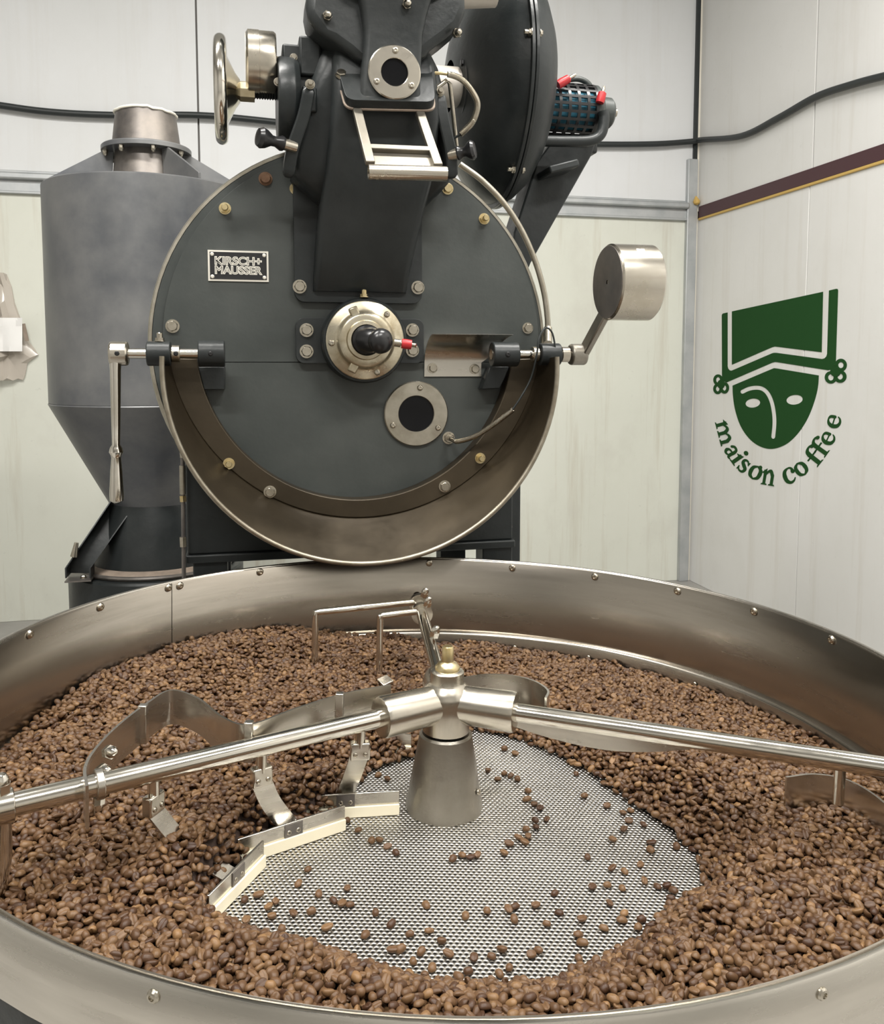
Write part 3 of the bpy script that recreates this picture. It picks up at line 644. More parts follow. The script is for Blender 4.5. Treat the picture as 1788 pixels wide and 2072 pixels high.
rp('drum_shell', MB().lathe([(RO-.004, 0), (RO-.004, .58), (RO-.05, .6)], (cxo, YF+.016, czo), (0, 1, 0), 96), 'black_paint')
rp('drum_rim', MB().lathe([(RO-.006, .0), (RO, .0), (RO+.003, .006), (RO+.003, .016), (RO-.006, .018)], (cxo, YF+.006, czo), (0, 1, 0), 96, close=False), 'edge_steel', label='bare steel edge of the drum front')
rp('rim_plate', MB().lathe([(RI-.03, 0), (RO-.005, 0), (RO-.005, .014), (RI-.03, .014)], (cxo, YF+.006, czo), (0, 1, 0), 96, close=False), 'black_paint')
zsp = UY(650, 733, YF).z
rp('front_plate', disc((cxi, czi), RI, YF-.004, .012, z0=zsp+.0008), 'black_paint', bevel=.002)
rp('front_plate', disc((cxi, czi), RI, YF-.004, .012, z1=zsp-.0008), 'black_paint', bevel=.002)
YP = YF-.004
def fpt(px, py, off=0): return UY(px, py, YP-off)
for x, y, k, m, r in ((455, 422, 'stud', 'brass', .0088), (349, 660, 'hex', 'zinc', .0105), (1067, 664, 'hex', 'zinc', .0095), (979, 443, 'stud', 'brass', .0088), (905, 382, 'hex', 'brass', .0095), (598, 382, 'hex', 'brass', .0095), (537, 362, 'hex', 'rusty', .0105)):
    bolt(ra, fpt(x, y), FY, r, k, m)
for x, y in ((505, 318), (328, 515), (325, 832), (356, 882), (1091, 600), (1035, 450)):     # nuts round the drum edge
    p = UY(x, y, YF+.03); d = Vector((p.x-cxo, 0, p.z-czo)).normalized(); bolt(ra, Vector((cxo, YF+.03, czo))+d*(RO-.003), d, .007, 'hex', 'zinc', 'nut')
# name plate
na = UY(420, 505, YP); nb_ = UY(543.5, 571, YP)
npz0, npz1 = UY(480, 569.5, YP).z, UY(480, 507.5, YP).z
npl = rp('name_plate', MB().bounds((na.x, YP-.003, npz0), (nb_.x, YP, npz1)), 'plate_white', label='black name plate with a pale border')
rp('plate_field', MB().bounds((na.x+.0035, YP-.0042, npz0+.0035), (nb_.x-.0035, YP-.003, npz1-.0035)), 'plate_black', npl)
for a, b in ((0, 0), (1, 0), (0, 1), (1, 1)):
    p = ((na.x+.008)*(1-a)+(nb_.x-.008)*a, YP-.0042, (npz0+.008)*(1-b)+(npz1-.008)*b); part('rivet', bolt_mesh(.0038, 'screw', 'plate_white'), None, npl, M=orient(p, FY))
def text_mesh(txt, size, offset, material, spacing=1.0):
    c = bpy.data.curves.new('lettering', 'FONT'); c.body = txt; c.size = size; c.offset = offset; c.extrude = .0004; c.space_character = spacing; c.align_x = 'CENTER'; c.align_y = 'CENTER'; c.resolution_u = 6
    o = bpy.data.objects.new('lettering_source', c); COL.objects.link(o); bpy.context.view_layer.update()
    me = bpy.data.meshes.new_from_object(o.evaluated_get(bpy.context.evaluated_depsgraph_get())); bpy.data.objects.remove(o); bpy.data.curves.remove(c)
    me.materials.clear(); me.materials.append(MAT[material]); return me
wplate = nb_.x-na.x; hplate = npz1-npz0
for txt, fz in (('KIRSCH+', .66), ('MAUSSER', .36)):
    me0 = text_mesh(txt, 1.0, 0.0, 'plate_white'); tw = max(v.co.x for v in me0.vertices)-min(v.co.x for v in me0.vertices); th = max(v.co.y for v in me0.vertices)-min(v.co.y for v in me0.vertices)
    sx = wplate*.76/tw; sz = hplate*.25/th
    for off, col, yo in ((.052, 'plate_white', .0046), (-.028, 'plate_black', .0052)):
        me = text_mesh(txt, 1.0, off, col); ys = [v.co.y for v in me0.vertices]; cy0 = (max(ys)+min(ys))/2; xs_ = [v.co.x for v in me0.vertices]; cx0 = (max(xs_)+min(xs_))/2
        for v in me.vertices: v.co = Vector(((na.x+nb_.x)/2+(v.co.x-cx0)*sx, YP-yo-v.co.z*.3, npz0+hplate*fz+(v.co.y-cy0)*sz))
        part('lettering' if yo < .005 else 'lettering_inline', me, None, npl)
# chute flange and chute body
def rrect(x0, z0, x1, z1, r, Y, n=6):
    out = []
    for cx_, cz_, a in ((x1-r, z1-r, 0), (x0+r, z1-r, 90), (x0+r, z0+r, 180), (x1-r, z0+r, 270)):
        for i in range(n+1): t = math.radians(a+90*i/n); out.append((cx_+r*math.cos(t), Y, cz_+r*math.sin(t)))
    return out
fa = fpt(596, 611, .012); fb = fpt(853, 330, .012)
chf = rp('chute_flange', MB().prism([rrect(fa.x, fa.z, fb.x, fb.z, .02, YP)], (0, -.014, 0)), 'black_cast', bevel=.005, seg=3)
for x, y in ((606, 580), (845, 582)): bolt(ra, fpt(x, y, .014), FY, .0108, 'hex', 'zinc')
def sect(xl, xr, py, front, r=.016, back=YP-.006, n=5):    # horizontal slice of the chute: pixel edges at the front, flat back on the drum
    Yf_ = YP-front; a = UY(xl, py, Yf_+.35*front); b = UY(xr, py, Yf_+.35*front); z = UY((xl+xr)/2, py, Yf_).z
    rr = min(r, front*.45, (b.x-a.x)*.4); out = [Vector((b.x, back, z)), Vector((a.x, back, z))]
    for cx_, cy_, s in ((a.x+rr, Yf_+rr, 180), (b.x-rr, Yf_+rr, 270)):
        for i in range(n+1): t = math.radians(s+90*i/n); out.append(Vector((cx_+rr*math.cos(t), cy_+rr*math.sin(t), z)))
    return out
ch = rp('chute', MB().loft([sect(633, 822, 590, .024, .010), sect(634, 826, 560, .040, .014), sect(637, 834, 520, .056), sect(642, 846, 460, .078), sect(648, 856, 410, .098), sect(654, 866, 365, .116), sect(660, 874, 300, .133), sect(667, 880, 235, .147), sect(668, 878, 180, .150), sect(668, 872, 120, .140, .02), sect(672, 862, 85, .115, .02)]), 'black_cast', smooth=50)
rp('chute_shoulder', MB().loft([sect(650, 852, 420, .045), sect(634, 868, 402, .058), sect(608, 890, 378, .074), sect(590, 905, 358, .084), sect(590, 908, 320, .094), sect(602, 906, 250, .106, .022), sect(620, 896, 180, .116, .03), sect(636, 885, 120, .118, .04), sect(650, 870, 85, .105, .045), sect(668, 850, 66, .08, .04)]), 'black_cast', ch, smooth=50)
# neck plate and hopper neck on top of the chute
YN = YP-.150
def npt(px, py, off=0): return UY(px, py, YN-off)
# sloping joint plate (with copper gasket) that carries the hopper neck
q0, q1, q2, q3 = UY(673, 118, YN+.06), UY(868, 118, YN+.06), UY(879, 222, YN-.03), UY(700, 218, YN-.03)
jn = (q1-q0).cross(q3-q0).normalized(); jn = jn if jn.y < 0 else -jn
def plate4(q, th, r=.02, n=5):
    c = [Vector(p) for p in q]; out = []
    for i in range(4):
        p, a, b = c[i], c[i-1], c[(i+1) % 4]; u = (a-p).normalized()*r; v = (b-p).normalized()*r
        for k in range(n+1): t = k/n; out.append(p+u*(1-t)**2+v*t**2)
    return MB().prism([out], jn*th)
rp('gasket', plate4([p+(p-(q0+q2)/2)*.03-jn*.004 for p in (q0, q1, q2, q3)], .004), 'copper_dust', bevel=.001, label='thin copper gasket')
rp('neck_plate', plate4([q0, q1, q2, q3], .016), 'black_cast', bevel=.004)
for x, y in ((690, 155), (861, 168)):
    p = UY(x, y, YN+.01); bolt(ra, p+jn*.002, jn, .0092, 'hex', 'zinc')
def hs_(xl, xr, py, Yf_, dep, r=.018, n=5):
    a = UY(xl, py, Yf_); b = UY(xr, py, Yf_); z = a.z*.5+b.z*.5; rr = min(r, (b.x-a.x)*.45); out = []
    for cx_, cy_, s in ((b.x-rr, Yf_+dep-rr, 0), (a.x+rr, Yf_+dep-rr, 90), (a.x+rr, Yf_+rr, 180), (b.x-rr, Yf_+rr, 270)):
        for i in range(n+1): t = math.radians(s+90*i/n); out.append(Vector((cx_+rr*math.cos(t), cy_+rr*math.sin(t), z)))
    return out
YH = YN-.035
rp('hopper_neck', MB().loft([hs_(728, 853, 209, YH, .10, .010), hs_(733, 852, 150, YH, .10, .010), hs_(738, 855, 95, YH, .10, .010), hs_(738, 858, 60, YH, .11, .012), hs_(732, 866, 20, YH-.002, .12, .012), hs_(722, 880, -30, YH-.006, .14, .012)]), 'black_cast', smooth=55)
# hopper funnel: flanged plate with its lower outline, then the funnel above
outl = [(622, -30), (619, 10), (624, 36), (640, 58), (672, 80), (706, 104), (728, 124), (860, 118), (872, 98), (904, 74), (930, 52), (944, 20), (942, -30)]
rp('hopper_flange', MB().prism([[UY(x, y, YH+.022) for x, y in outl]], (0, .09, 0)), 'black_cast', bevel=.014, seg=3)
zt0 = UY(780, -28, YH).z; hx0, hx1 = UY(622, -28, YH).x, UY(943, -28, YH).x; hc = (hx0+hx1)/2; hw = (hx1-hx0)/2
rp('hopper_funnel', MB().lathe([(hw*.92, 0), (hw*1.0, .05), (hw*1.75, .38), (hw*1.78, .40)], (hc, YH+.10, zt0), ZA, 48), 'black_paint')
rp('funnel_pipe', MB().cyl(UY(625, -8, YH+.16), UY(1000, -20, YH+.16), .032), 'beige_pipe')
for x, y in ((660, 33), (820, 10), (922, 68)): bolt(ra, UY(x, y, YH+.024 if x != 820 else YH), (.15, -1, -.15), .0085, 'acorn', 'zinc', 'acorn_nut')
# sight glass on the neck, and the round one on the drum front
def sight(cx_, cy_, ro, ri, Y, material, screws, sr, kind='screw'):
    c = UY(cx_, cy_, Y); s = (UY(cx_+10, cy_, Y)-c).x/10; so = ro*s; si = ri*s
    rg = rp('sight_glass_ring', MB().lathe([(si, 0), (si, .006), (si+.001, .007), (so-.002, .007), (so, .005), (so, 0)], c, FY, 56, close=False), material)
    part('glass', MB().lathe([(.0001, .0015), (si+.003, .0015), (si+.003, .0005)], c, FY, 40), 'sight_glass', rg)
    for a in screws: part('screw', bolt_mesh(sr, kind, 'zinc'), None, rg, M=orient(c+Vector((math.cos(a)*(so+si)*.52, -.007, math.sin(a)*(so+si)*.52)), FY))
sight(797, 148, 53, 27, YH-.0005, 'satin_nickel', (math.radians(88), math.radians(210), math.radians(325)), .0058)
sight(841, 837, 64.5, 35.5, YP-.0005, 'edge_steel', (math.radians(82), math.radians(205), math.radians(327)), .0062)
# slide gate drawer below the neck
G = {k: UY(x, y, Y) for k, (x, y, Y) in dict(a=(722, 222, YN-.025), b=(849, 229, YN-.025), c=(749, 331, YN-.115), d=(886, 336, YN-.115)).items()}
gate = rp('slide_gate', MB().bar(G['a'], G['c'], .016, .010, (1, 0, 0)).bar(G['b'], G['d'], .016, .010, (1, 0, 0)), 'gate_metal', bevel=.0015)
def mixp(a, b, t): return a*(1-t)+b*t
c1, c2 = mixp(G['a'], G['c'], .72), mixp(G['b'], G['d'], .72)
part('crossbar', MB().bar(c1, c2, .012, .010, (G['c']-G['a'])), 'gate_metal', gate, bevel=.0015)
c3, c4 = mixp(G['a'], G['c'], .98), mixp(G['b'], G['d'], .98)
part('gate_sheet', MB().add([c1-jn*.004, c2-jn*.004, c4-jn*.004, c3-jn*.004, c1-jn*.006, c2-jn*.006, c4-jn*.006, c3-jn*.006], [(0, 1, 2, 3), (7, 6, 5, 4), (0, 4, 5, 1), (1, 5, 6, 2), (2, 6, 7, 3), (3, 7, 4, 0)]), 'gate_metal', gate)
t0, t1 = UY(745, 348, YN-.13), UY(903, 352, YN-.13)
part('pull_tube', MB().lathe([(.0098, 0), (.0125, 0), (.0125, (t1-t0).length), (.0098, (t1-t0).length), (.0098, 0)], t0, t1-t0, 32, close=False), 'satin_nickel', gate, label='satin tube handle of the slide gate')
# clamp arms on both sides of the chute, with black knobs
def clamp_arm(pts, Y0, Y1, wd, knob, sgn):
    n = len(pts); P = [UY(x, y, Y0+(Y1-Y0)*i/(n-1)) for i, (x, y) in enumerate(pts)]; Pc = catmull(P, 6); rings = []
    for i, p in enumerate(Pc):
        d = (Pc[min(i+1, len(Pc)-1)]-Pc[max(i-1, 0)]).normalized(); e = Vector((1, 0, 0)); e = (e-d*e.dot(d)).normalized(); nn_ = d.cross(e); f = i/(len(Pc)-1); w_ = wd*(.85+.5*math.sin(PI*min(1, f*1.1)))
        tip = .55 if i in (0, len(Pc)-1) else 1
        rings.append([p+e*.011*tip+nn_*w_*tip, p-e*.011*tip+nn_*w_*tip, p-e*.011*tip-nn_*w_*tip, p+e*.011*tip-nn_*w_*tip])
    arm = rp('clamp_arm', MB().loft(rings), 'black_cast', bevel=.003)
    p = P[0]; part('pivot_bolt', bolt_mesh(.0068, 'stud', 'zinc'), None, arm, M=orient(p+Vector((0, -.012, 0)), FY))
    k0, k1 = knob; L = (k1-k0).length; d = k1-k0
    part('knob_stem', MB().lathe([(.0105, 0), (.0105, L*.36)], k0, d, 24), 'satin_nickel', arm)
    part('knob', MB().lathe([(.0125, L*.32), (.0135, L*.38), (.009, L*.52), (.0095, L*.62), (.016, L*.76), (.0185, L*.88), (.015, L*.97), (.006, L)], k0, d, 28), 'black_plastic', arm)
clamp_arm([(626, 175), (613, 235), (592, 300), (582, 360)], YP-.135, YP-.10, .016, (UY(598, 298, YP-.125), UY(519, 276, YP-.15)), -1)
clamp_arm([(886, 190), (894, 250), (908, 310), (913, 362)], YP-.125, YP-.11, .016, (UY(908, 315, YP-.125), UY(962, 302, YP-.15)), 1)
# main bearing
bc = UY(733, 690, YP-.03); bcx, bcz = UY(731, 690, YP).x, UY(731, 690, YP).z
ba0, ba1 = fpt(599, 735, .01), fpt(856, 646, .01)
bear = rp('bearing_base', MB().prism([rrect(ba0.x, ba0.z, ba1.x, ba1.z, .016, YP)], (0, -.016, 0)), 'black_cast', bevel=.005, seg=3)
for x, y in ((620, 668), (620, 711), (834, 668), (834, 709)): bolt(ra, fpt(x, y, .016), FY, .0108, 'hex', 'zinc')
bo = Vector((bcx, YP, bcz)); s_ = (UY(741, 690, YP-.05)-UY(731, 690, YP-.05)).x/10
rp('bearing_housing', MB().lathe([(86*s_, .0), (86*s_, .045), (83*s_, .05), (70*s_, .05)], bo, FY, 64), 'black_cast', bear)
rp('bearing_flange', MB().lathe([(78.5*s_, .05), (78.5*s_, .056), (76*s_, .058), (62*s_, .0585), (57*s_, .062), (54*s_, .068), (50*s_, .070), (40*s_, .0705), (38*s_, .076), (31*s_, .077), (29*s_, .072), (1*s_, .072)], bo, FY, 72), 'bearing_metal', bear, label='worn bare metal bearing flange')
for a in (112, 245): 
    d = Vector((math.cos(math.radians(a)), 0, math.sin(math.radians(a)))); rp('cast_lug', MB().bar(bo+d*48*s_+Vector((0, -.062, 0)), bo+d*70*s_+Vector((0, -.060, 0)), .018, .012, (d.z, 0, -d.x)), 'bearing_metal', bear, bevel=.003)
for a in (50, 185, 290):
    d = Vector((math.cos(math.radians(a)), 0, math.sin(math.radians(a)))); part('bolt', bolt_mesh(.0062, 'screw', 'zinc'), None, bear, M=orient(bo+d*68*s_+Vector((0, -.058, 0)), FY))
rp('shaft_cap', MB().lathe([(29*s_, .070), (29*s_, .085), (24*s_, .090)], bo, FY, 40), 'black_plastic', bear)
k0 = bo+Vector((0, -.085, 0)); k1 = UY(772, 690, YP-.125); d = k1-k0; L = d.length
rp('rotary_union', MB().lathe([(.024, -.004), (.023, L*.45), (.019, L*.62), (.0205, L*.72), (.0245, L*.92), (.0225, L*1.12), (.015, L*1.27), (.003, L*1.33)], k0, d, 36), 'black_plastic', bear)
g0, g1 = UY(797, 693, YP-.12), UY(842, 699, YP-.125)
rp('grease_nipple', MB().lathe([(.0075, 0), (.0075, .3*(g1-g0).length), (.004, .3*(g1-g0).length), (.004, (g1-g0).length*.96), (.0055, (g1-g0).length)], g0, g1-g0, 16), 'zinc', bear)
rp('nipple_cap', MB().lathe([(.009, .34*(g1-g0).length), (.0095, .5*(g1-g0).length), (.009, .78*(g1-g0).length), (.005, .8*(g1-g0).length)], g0, g1-g0, 18), 'red_plastic', bear, label='red plastic cap')
bolt(ra, bo+Vector((0, -.045, 86*s_)), (0, 0, 1), .007, 'stud', 'brass', 'grease_fitting')
# bent deflector sheet
da, db2 = fpt(858, 761, .002), fpt(973, 761, .002); dz = fpt(915, 728, .002).z
prof = [(YP-.0015, da.z), (YP-.0015, dz)]
for i in range(1, 9): t = i/8*PI*.42; prof.append((YP-.0015-.085*(1-math.cos(t)), dz+.068*math.sin(t)))
zt_ = UY(950, 676, YP-.06).z
sh = []; 
for i, (y, z) in enumerate(prof):
    f = i/(len(prof)-1); xr = db2.x+(UY(1036, 680, YP-.055).x-db2.x)*max(0, f-.12)**.6*1.05 if i > 1 else db2.x; xl = da.x+(UY(872, 676, YP-.055).x-da.x)*f
    zz = da.z+(z-da.z)*(zt_-da.z)/(prof[-1][1]-da.z)
    sh.append([Vector((xl, y, zz)), Vector((xr, y, zz)), Vector((xr, y-.002, zz-.001)), Vector((xl, y-.002, zz-.001))])
dfl = rp('deflector', MB().loft(sh), 'stainless', smooth=60)
for x, y in ((875, 745), (960, 747)): part('bolt', bolt_mesh(.0085, 'hex', 'zinc'), None, dfl, M=orient(fpt(x, y, .004), FY))

# scoop under the drum: inner ring, sloping channel and rolled lip
def arc(c, r, Y, a0, a1, n=64): return [Vector((c[0]+r*math.cos(a0+(a1-a0)*i/n), Y, c[1]+r*math.sin(a0+(a1-a0)*i/n))) for i in range(n+1)]
lx, lz, LR = circY((330, 745), (750, 1138), (1125, 740), YLIP)
bx_, bz_, BR = circY((358, 780), (722, 1044), (1082, 750), YP-.03)
ix_, iz_, IR = circY((414, 790), (722, 1010), (1020, 790), YP-.03)
zsh = UY(700, 722, YP-.05).z
def ends(cz, r, zt): return PI-math.asin((zt-cz)/r), 2*PI+math.asin((zt-cz)/r)
A0, A1 = ends(lz, LR, zsh); B0, B1 = ends(bz_, BR, zsh-.002); I0, I1 = ends(iz_, IR, zsh-.004)
fr = arc((lx, lz), LR, YLIP, A0, A1); bk = arc((bx_, bz_), BR, YP-.03, B0, B1)
mid = [(a*.5+b*.5)+((a*.5+b*.5)-Vector((bx_, (YLIP+YP)/2, bz_))).normalized()*.006 for a, b in zip(fr, bk)]
def off(P, c, d): return [p+Vector((p.x-c[0], 0, p.z-c[1])).normalized()*d for p in P]
scoop = rp('scoop', MB().loft([list(x) for x in zip(bk, mid, fr, off(fr, (lx, lz), .004), off(mid, (bx_, bz_), .005), off(bk, (bx_, bz_), .006))]), 'brown_steel', smooth=50)
rp('scoop_lip', MB().tube(off(fr, (lx, lz), .002), .0048, 10), 'worn_edge', scoop, label='worn bright lip of the scoop')
inn = arc((ix_, iz_), IR, YP-.037, I0, I1); innb = [Vector((p.x, YP, p.z)) for p in inn]; bk2 = [Vector((p.x, YP-.037, p.z)) for p in off(bk, (bx_, bz_), .0025)]; bkb = [Vector((p.x, YP, p.z)) for p in bk2]
rp('scoop_ring', MB().loft([list(x) for x in zip(inn, bk2, bkb, innb)]), 'brown_steel', scoop, smooth=40, bevel=.002)
for x, y, k in ((463, 938, 'stud'), (546, 995, 'hex'), (899, 984, 'hex'), (971, 927, 'stud')): part('bolt', bolt_mesh(.0098 if k == 'hex' else .0085, k, 'brass' if k == 'stud' else 'zinc'), None, scoop, M=orient(UY(x, y, YP-.037), FY))
rp('scoop_bracket', MB().prism([[UY(x, y, YP-.032) for x, y in ((400, 742), (455, 742), (455, 789), (412, 789))]], (0, .03, 0)), 'black_cast', scoop, bevel=.002)
rp('scoop_bracket', MB().prism([[UY(x, y, YP-.032) for x, y in ((990, 742), (1030, 742), (1022, 765), (1012, 786), (974, 788), (984, 760))]], (0, .03, 0)), 'black_cast', scoop, bevel=.002)

# shaft with lever (left) and counterweight (right)
YS = YP-.075
def spt(px, py): return UY(px, py, YS)
zsL = spt(330, 719).z; zsR = spt(1060, 714).z
zS = (zsL+zsR)/2
def sx_(px): return UY(px, 717, YS).x
def xcyl(x0, x1, r, **k): return MB().cyl((x0, YS, zS), (x1, YS, zS), r, n=32)
lev = rp('lever_shaft', xcyl(sx_(240), sx_(420), .0092), 'polished')
rp('shaft_block', xcyl(sx_(401), sx_(455), .0245), 'black_cast', lev, bevel=.002)
rp('shaft_collar', xcyl(sx_(347), sx_(364), .0155), 'satin_nickel', lev, bevel=.001)
rp('pivot_clamp', xcyl(sx_(297), sx_(346), .0225), 'black_cast', lev, bevel=.002)
rp('lever_hub', xcyl(sx_(221), sx_(260), .022), 'satin_nickel', lev, bevel=.004)
for x, y, r in ((240, 719, .0222), (357, 721, .0157), (427, 718, .0247)): part('set_screw', bolt_mesh(.0045, 'screw', 'plate_black'), None, lev, M=orient((sx_(x), YS-r+.001, zS), FY))
bolt(ra, (sx_(324), YS, zS+.022), (0, 0, 1), .0075, 'stud', 'zinc', 'grease_fitting')
lb = UY(236, 1018, YS-.005); lt = Vector((sx_(234), YS-.005, zS)); Ltot = (lb-lt).length
def lz_(py): return (UY(236, py, YS-.005)-lt).length
rp('lever', MB().lathe([(.0115, .0), (.0095, .03), (.0078, lz_(860)), (.0070, lz_(900)), (.0105, lz_(906)), (.0125, lz_(915)), (.0095, lz_(921)), (.0085, lz_(926)), (.0105, lz_(955)), (.0125, lz_(1000)), (.0118, lz_(1013)), (.004, lz_(1019))], lt, lb-lt, 28), 'polished', lev, label='polished lever with a turned grip')
cw = rp('counterweight_shaft', xcyl(sx_(1000), sx_(1165), .0088), 'polished')
rp('shaft_block', xcyl(sx_(994), sx_(1046), .0245), 'black_cast', cw, bevel=.002)
rp('shaft_collar', xcyl(sx_(1076), sx_(1088), .0155), 'satin_nickel', cw, bevel=.001)
rp('pivot_clamp', xcyl(sx_(1090), sx_(1131), .0225), 'black_cast', cw, bevel=.002)
rp('shaft_collar', xcyl(sx_(1134), sx_(1150), .0155), 'satin_nickel', cw, bevel=.001)
rp('weight_hub', xcyl(sx_(1152), sx_(1184), .0215), 'cast_alu', cw, bevel=.004)
part('set_screw', bolt_mesh(.0055, 'screw', 'plate_black'), None, cw, M=orient((sx_(1020), YS-.0236, zS), FY))
rp('shaft_end', MB().cyl((sx_(993), YS, zS), (sx_(995), YS, zS), .0105), 'zinc', cw)
wc = UXp(1229, 571, sx_(1186)); wr_ = (UXp(1229, 494, sx_(1186))-UXp(1229, 648, sx_(1186))).length/2
wc2 = wc.x+.088
rp('weight_arm', MB().bar(Vector((sx_(1178), YS, zS)), Vector((wc.x+.006, wc.y*.75+YS*.25, wc.z-wr_*.8)), .030, .013, (0, 1, .3)), 'cast_alu', cw, bevel=.003)
wt_ = rp('counterweight', MB().lathe([(wr_-.003, 0), (wr_, .003), (wr_, .084), (wr_-.004, .088)], wc, (1, 0, 0), 64), 'satin_nickel', cw, label='round steel counterweight')
rp('weight_face', MB().lathe([(.004, -.001), (.006, -.0014), (wr_-.004, -.0014), (wr_-.004, .001)], wc, (1, 0, 0), 56, close=False), 'raw_steel', cw)
rp('weight_slot', MB().box(UXp(1297, 514, wc.x+.045)+Vector((0, 0, .0)), (.016, .006, .022), Matrix.Rotation(math.radians(-40), 3, 'X')), 'edge_steel', cw)
# cable-guide tube down the right side, sensor with armoured lead
tb_ = catmull([UY(x, y, YF-.0) for x, y in ((930, 332), (975, 365), (1020, 412), (1056, 468), (1083, 530), (1100, 590), (1107, 640), (1108, 668))], 8)
rp('guide_tube', MB().tube(tb_, .0062, 12), 'edge_steel')
rp('tube_nut', MB().cyl(UY(1108, 664, YF), UY(1108, 694, YF-.02), .009, n=12), 'zinc')
sn = fpt(907, 886); sens = rp('sensor_nut', bolt_mesh(.0105, 'hex', 'zinc'), None, M=orient(sn, FY))
sp_ = catmull([sn+Vector((0, -.006, 0)), UY(914, 889, YP-.03), UY(926, 893, YP-.045), UY(960, 883, YP-.06), UY(1000, 858, YP-.075), UY(1038, 829, YP-.085)], 10)
rp('sensor_stem', MB().tube(sp_[:26], .0046, 10), 'zinc', sens)
coil = []; path_ = sp_[18:]
Lp = len(path_)
for i in range((Lp-1)*22):
    f = i/22; j = int(f); p = path_[j]*(1-(f-j))+path_[min(j+1, Lp-1)]*(f-j); d = (path_[min(j+1, Lp-1)]-path_[max(j-1, 0)]).normalized(); e1, e2, _ = frame(d); a = i*2*PI/10; coil.append(p+(e1*math.cos(a)+e2*math.sin(a))*.0044)
rp('spring_guard', MB().tube(coil, .0011, 5), 'zinc', sens, smooth=60)
rp('sensor_lead', MB().tube(catmull([sp_[-2], UY(1052, 806, YP-.088), UY(1074, 765, YP-.09), UY(1086, 715, YP-.1), UY(1090, 685, YP-.1), UY(1103, 664, YP-.09), UY(1117, 674, YP-.09), UY(1124, 712, YP-.09), UY(1125, 745, YP-.08)], 8), .0019, 8), 'cable_rubber', sens)
# second armoured lead beside the hopper neck, and the small bent rod
sp2 = catmull([UY(862, 147, YN+.02), UY(905, 150, YN+.02), UY(935, 162, YN+.02), UY(958, 190, YN+.02), UY(966, 215, YN+.02), UY(955, 248, YN+.02), UY(931, 272, YN+.02)], 9)
rp('sensor_stem', MB().tube(sp2[:10], .0032, 8), 'brass', sens)
coil = []
path_ = sp2[9:]; Lp = len(path_)
for i in range((Lp-1)*18):
    f = i/18; j = int(f); p = path_[j]*(1-(f-j))+path_[min(j+1, Lp-1)]*(f-j); d = (path_[min(j+1, Lp-1)]-path_[max(j-1, 0)]).normalized(); e1, e2, _ = frame(d); a = i*2*PI/8; coil.append(p+(e1*math.cos(a)+e2*math.sin(a))*.0048)
rp('spring_guard', MB().tube(coil, .0013, 5), 'zinc', sens, smooth=60)
rp('sensor_lead', MB().tube(catmull([sp2[-1], UY(915, 282, YN+.03), UY(903, 292, YN+.05)], 5), .0025, 8), 'cable_rubber', sens)
rp('stop_rod', MB().tube([UY(880, 180, YN+.03), UY(903, 163, YN+.03), UY(910, 170, YN+.03), UY(914, 205, YN+.04), UY(924, 300, YN+.06)], .0042, 10), 'zinc')

# valve block, gauge and hand wheel left of the chute
YG = YP-.06
vb = rp('valve_body', MB().lathe([(.075, 0), (.078, .006), (.078, .03), (.07, .04)], UY(560, 205, YG), (1, 0, 0), 40), 'black_cast', bevel=.002)
def vbox(x0, y0, x1, y1, Y, dep, material='black_cast', bev=.004, name='valve_block'):
    a = UY(x0, y1, Y); b = UY(x1, y0, Y); return rp(name, MB().bounds((a.x, Y-dep/2, a.z), (b.x, Y+dep/2, b.z)), material, vb, bevel=bev)
vbox(570, 105, 650, 150, YG, .06); vbox(603, 90, 645, 165, YG, .08); vbox(590, 165, 650, 262, YG, .06); vbox(610, 180, 640, 230, YG-.04, .03)
bolt(ra, UY(594, 116, YG-.03), FY, .0055, 'hex', 'zinc'); bolt(ra, UY(562, 166, YG-.05), FY, .006, 'hex', 'zinc')
ga_ = UY(511, 128, YG); ga_.x = UY(497, 128, YG).x; gr = (UY(511, 63, YG)-UY(511, 193, YG)).length/2
gl = UY(553, 128, YG).x-ga_.x
gau = rp('dial_gauge', MB().lathe([(gr-.006, 0), (gr, .004), (gr, gl*.48), (gr*.985, gl*.49), (gr*.985, gl), (gr*.93, gl+.004)], ga_, (1, 0, 0), 56), 'satin_nickel', vb, label='round steel dial gauge seen edge-on')
rp('gauge_glass', MB().lathe([(.0001, -.0005), (gr-.007, -.0005), (gr-.007, .001)], ga_, (1, 0, 0), 48), 'plate_white', vb)
rp('gauge_stem', MB().cyl(ga_+Vector((gl, 0, 0)), ga_+Vector((gl+.035, 0, 0)), .016, n=8), 'pale_brass', vb)
wc_ = UY(447, 182, YG); wR = (UY(447, 75, YG)-UY(447, 290, YG)).length/2
whl = rp('hand_wheel', MB().tube([wc_+Vector((0, (wR-.0105)*math.cos(2*PI*i/56), (wR-.0105)*math.sin(2*PI*i/56))) for i in range(56)], .0115, 16, closed=True), 'polished', vb, label='polished chrome hand wheel')
hubp = wc_+Vector((.036, 0, 0))
rp('wheel_spokes', MB().loft([[wc_+Vector((x, r*math.cos(2*PI*i/32), r*math.sin(2*PI*i/32))) for i in range(32)] for x, r in ((.004, wR-.014), (.012, wR*.62), (.026, wR*.33), (.034, wR*.22), (.034, .003), (.030, .003), (.022, wR*.3), (.008, wR*.6), (.0, wR-.014))], caps=False), 'polished', vb, smooth=60)
rp('wheel_nut', MB().cyl(hubp-Vector((.004, 0, 0)), hubp+Vector((.024, 0, 0)), .0185, n=8), 'pale_brass', vb)
prof = [(.0125, 0)]
xe = UY(575, 190, YG).x-hubp.x
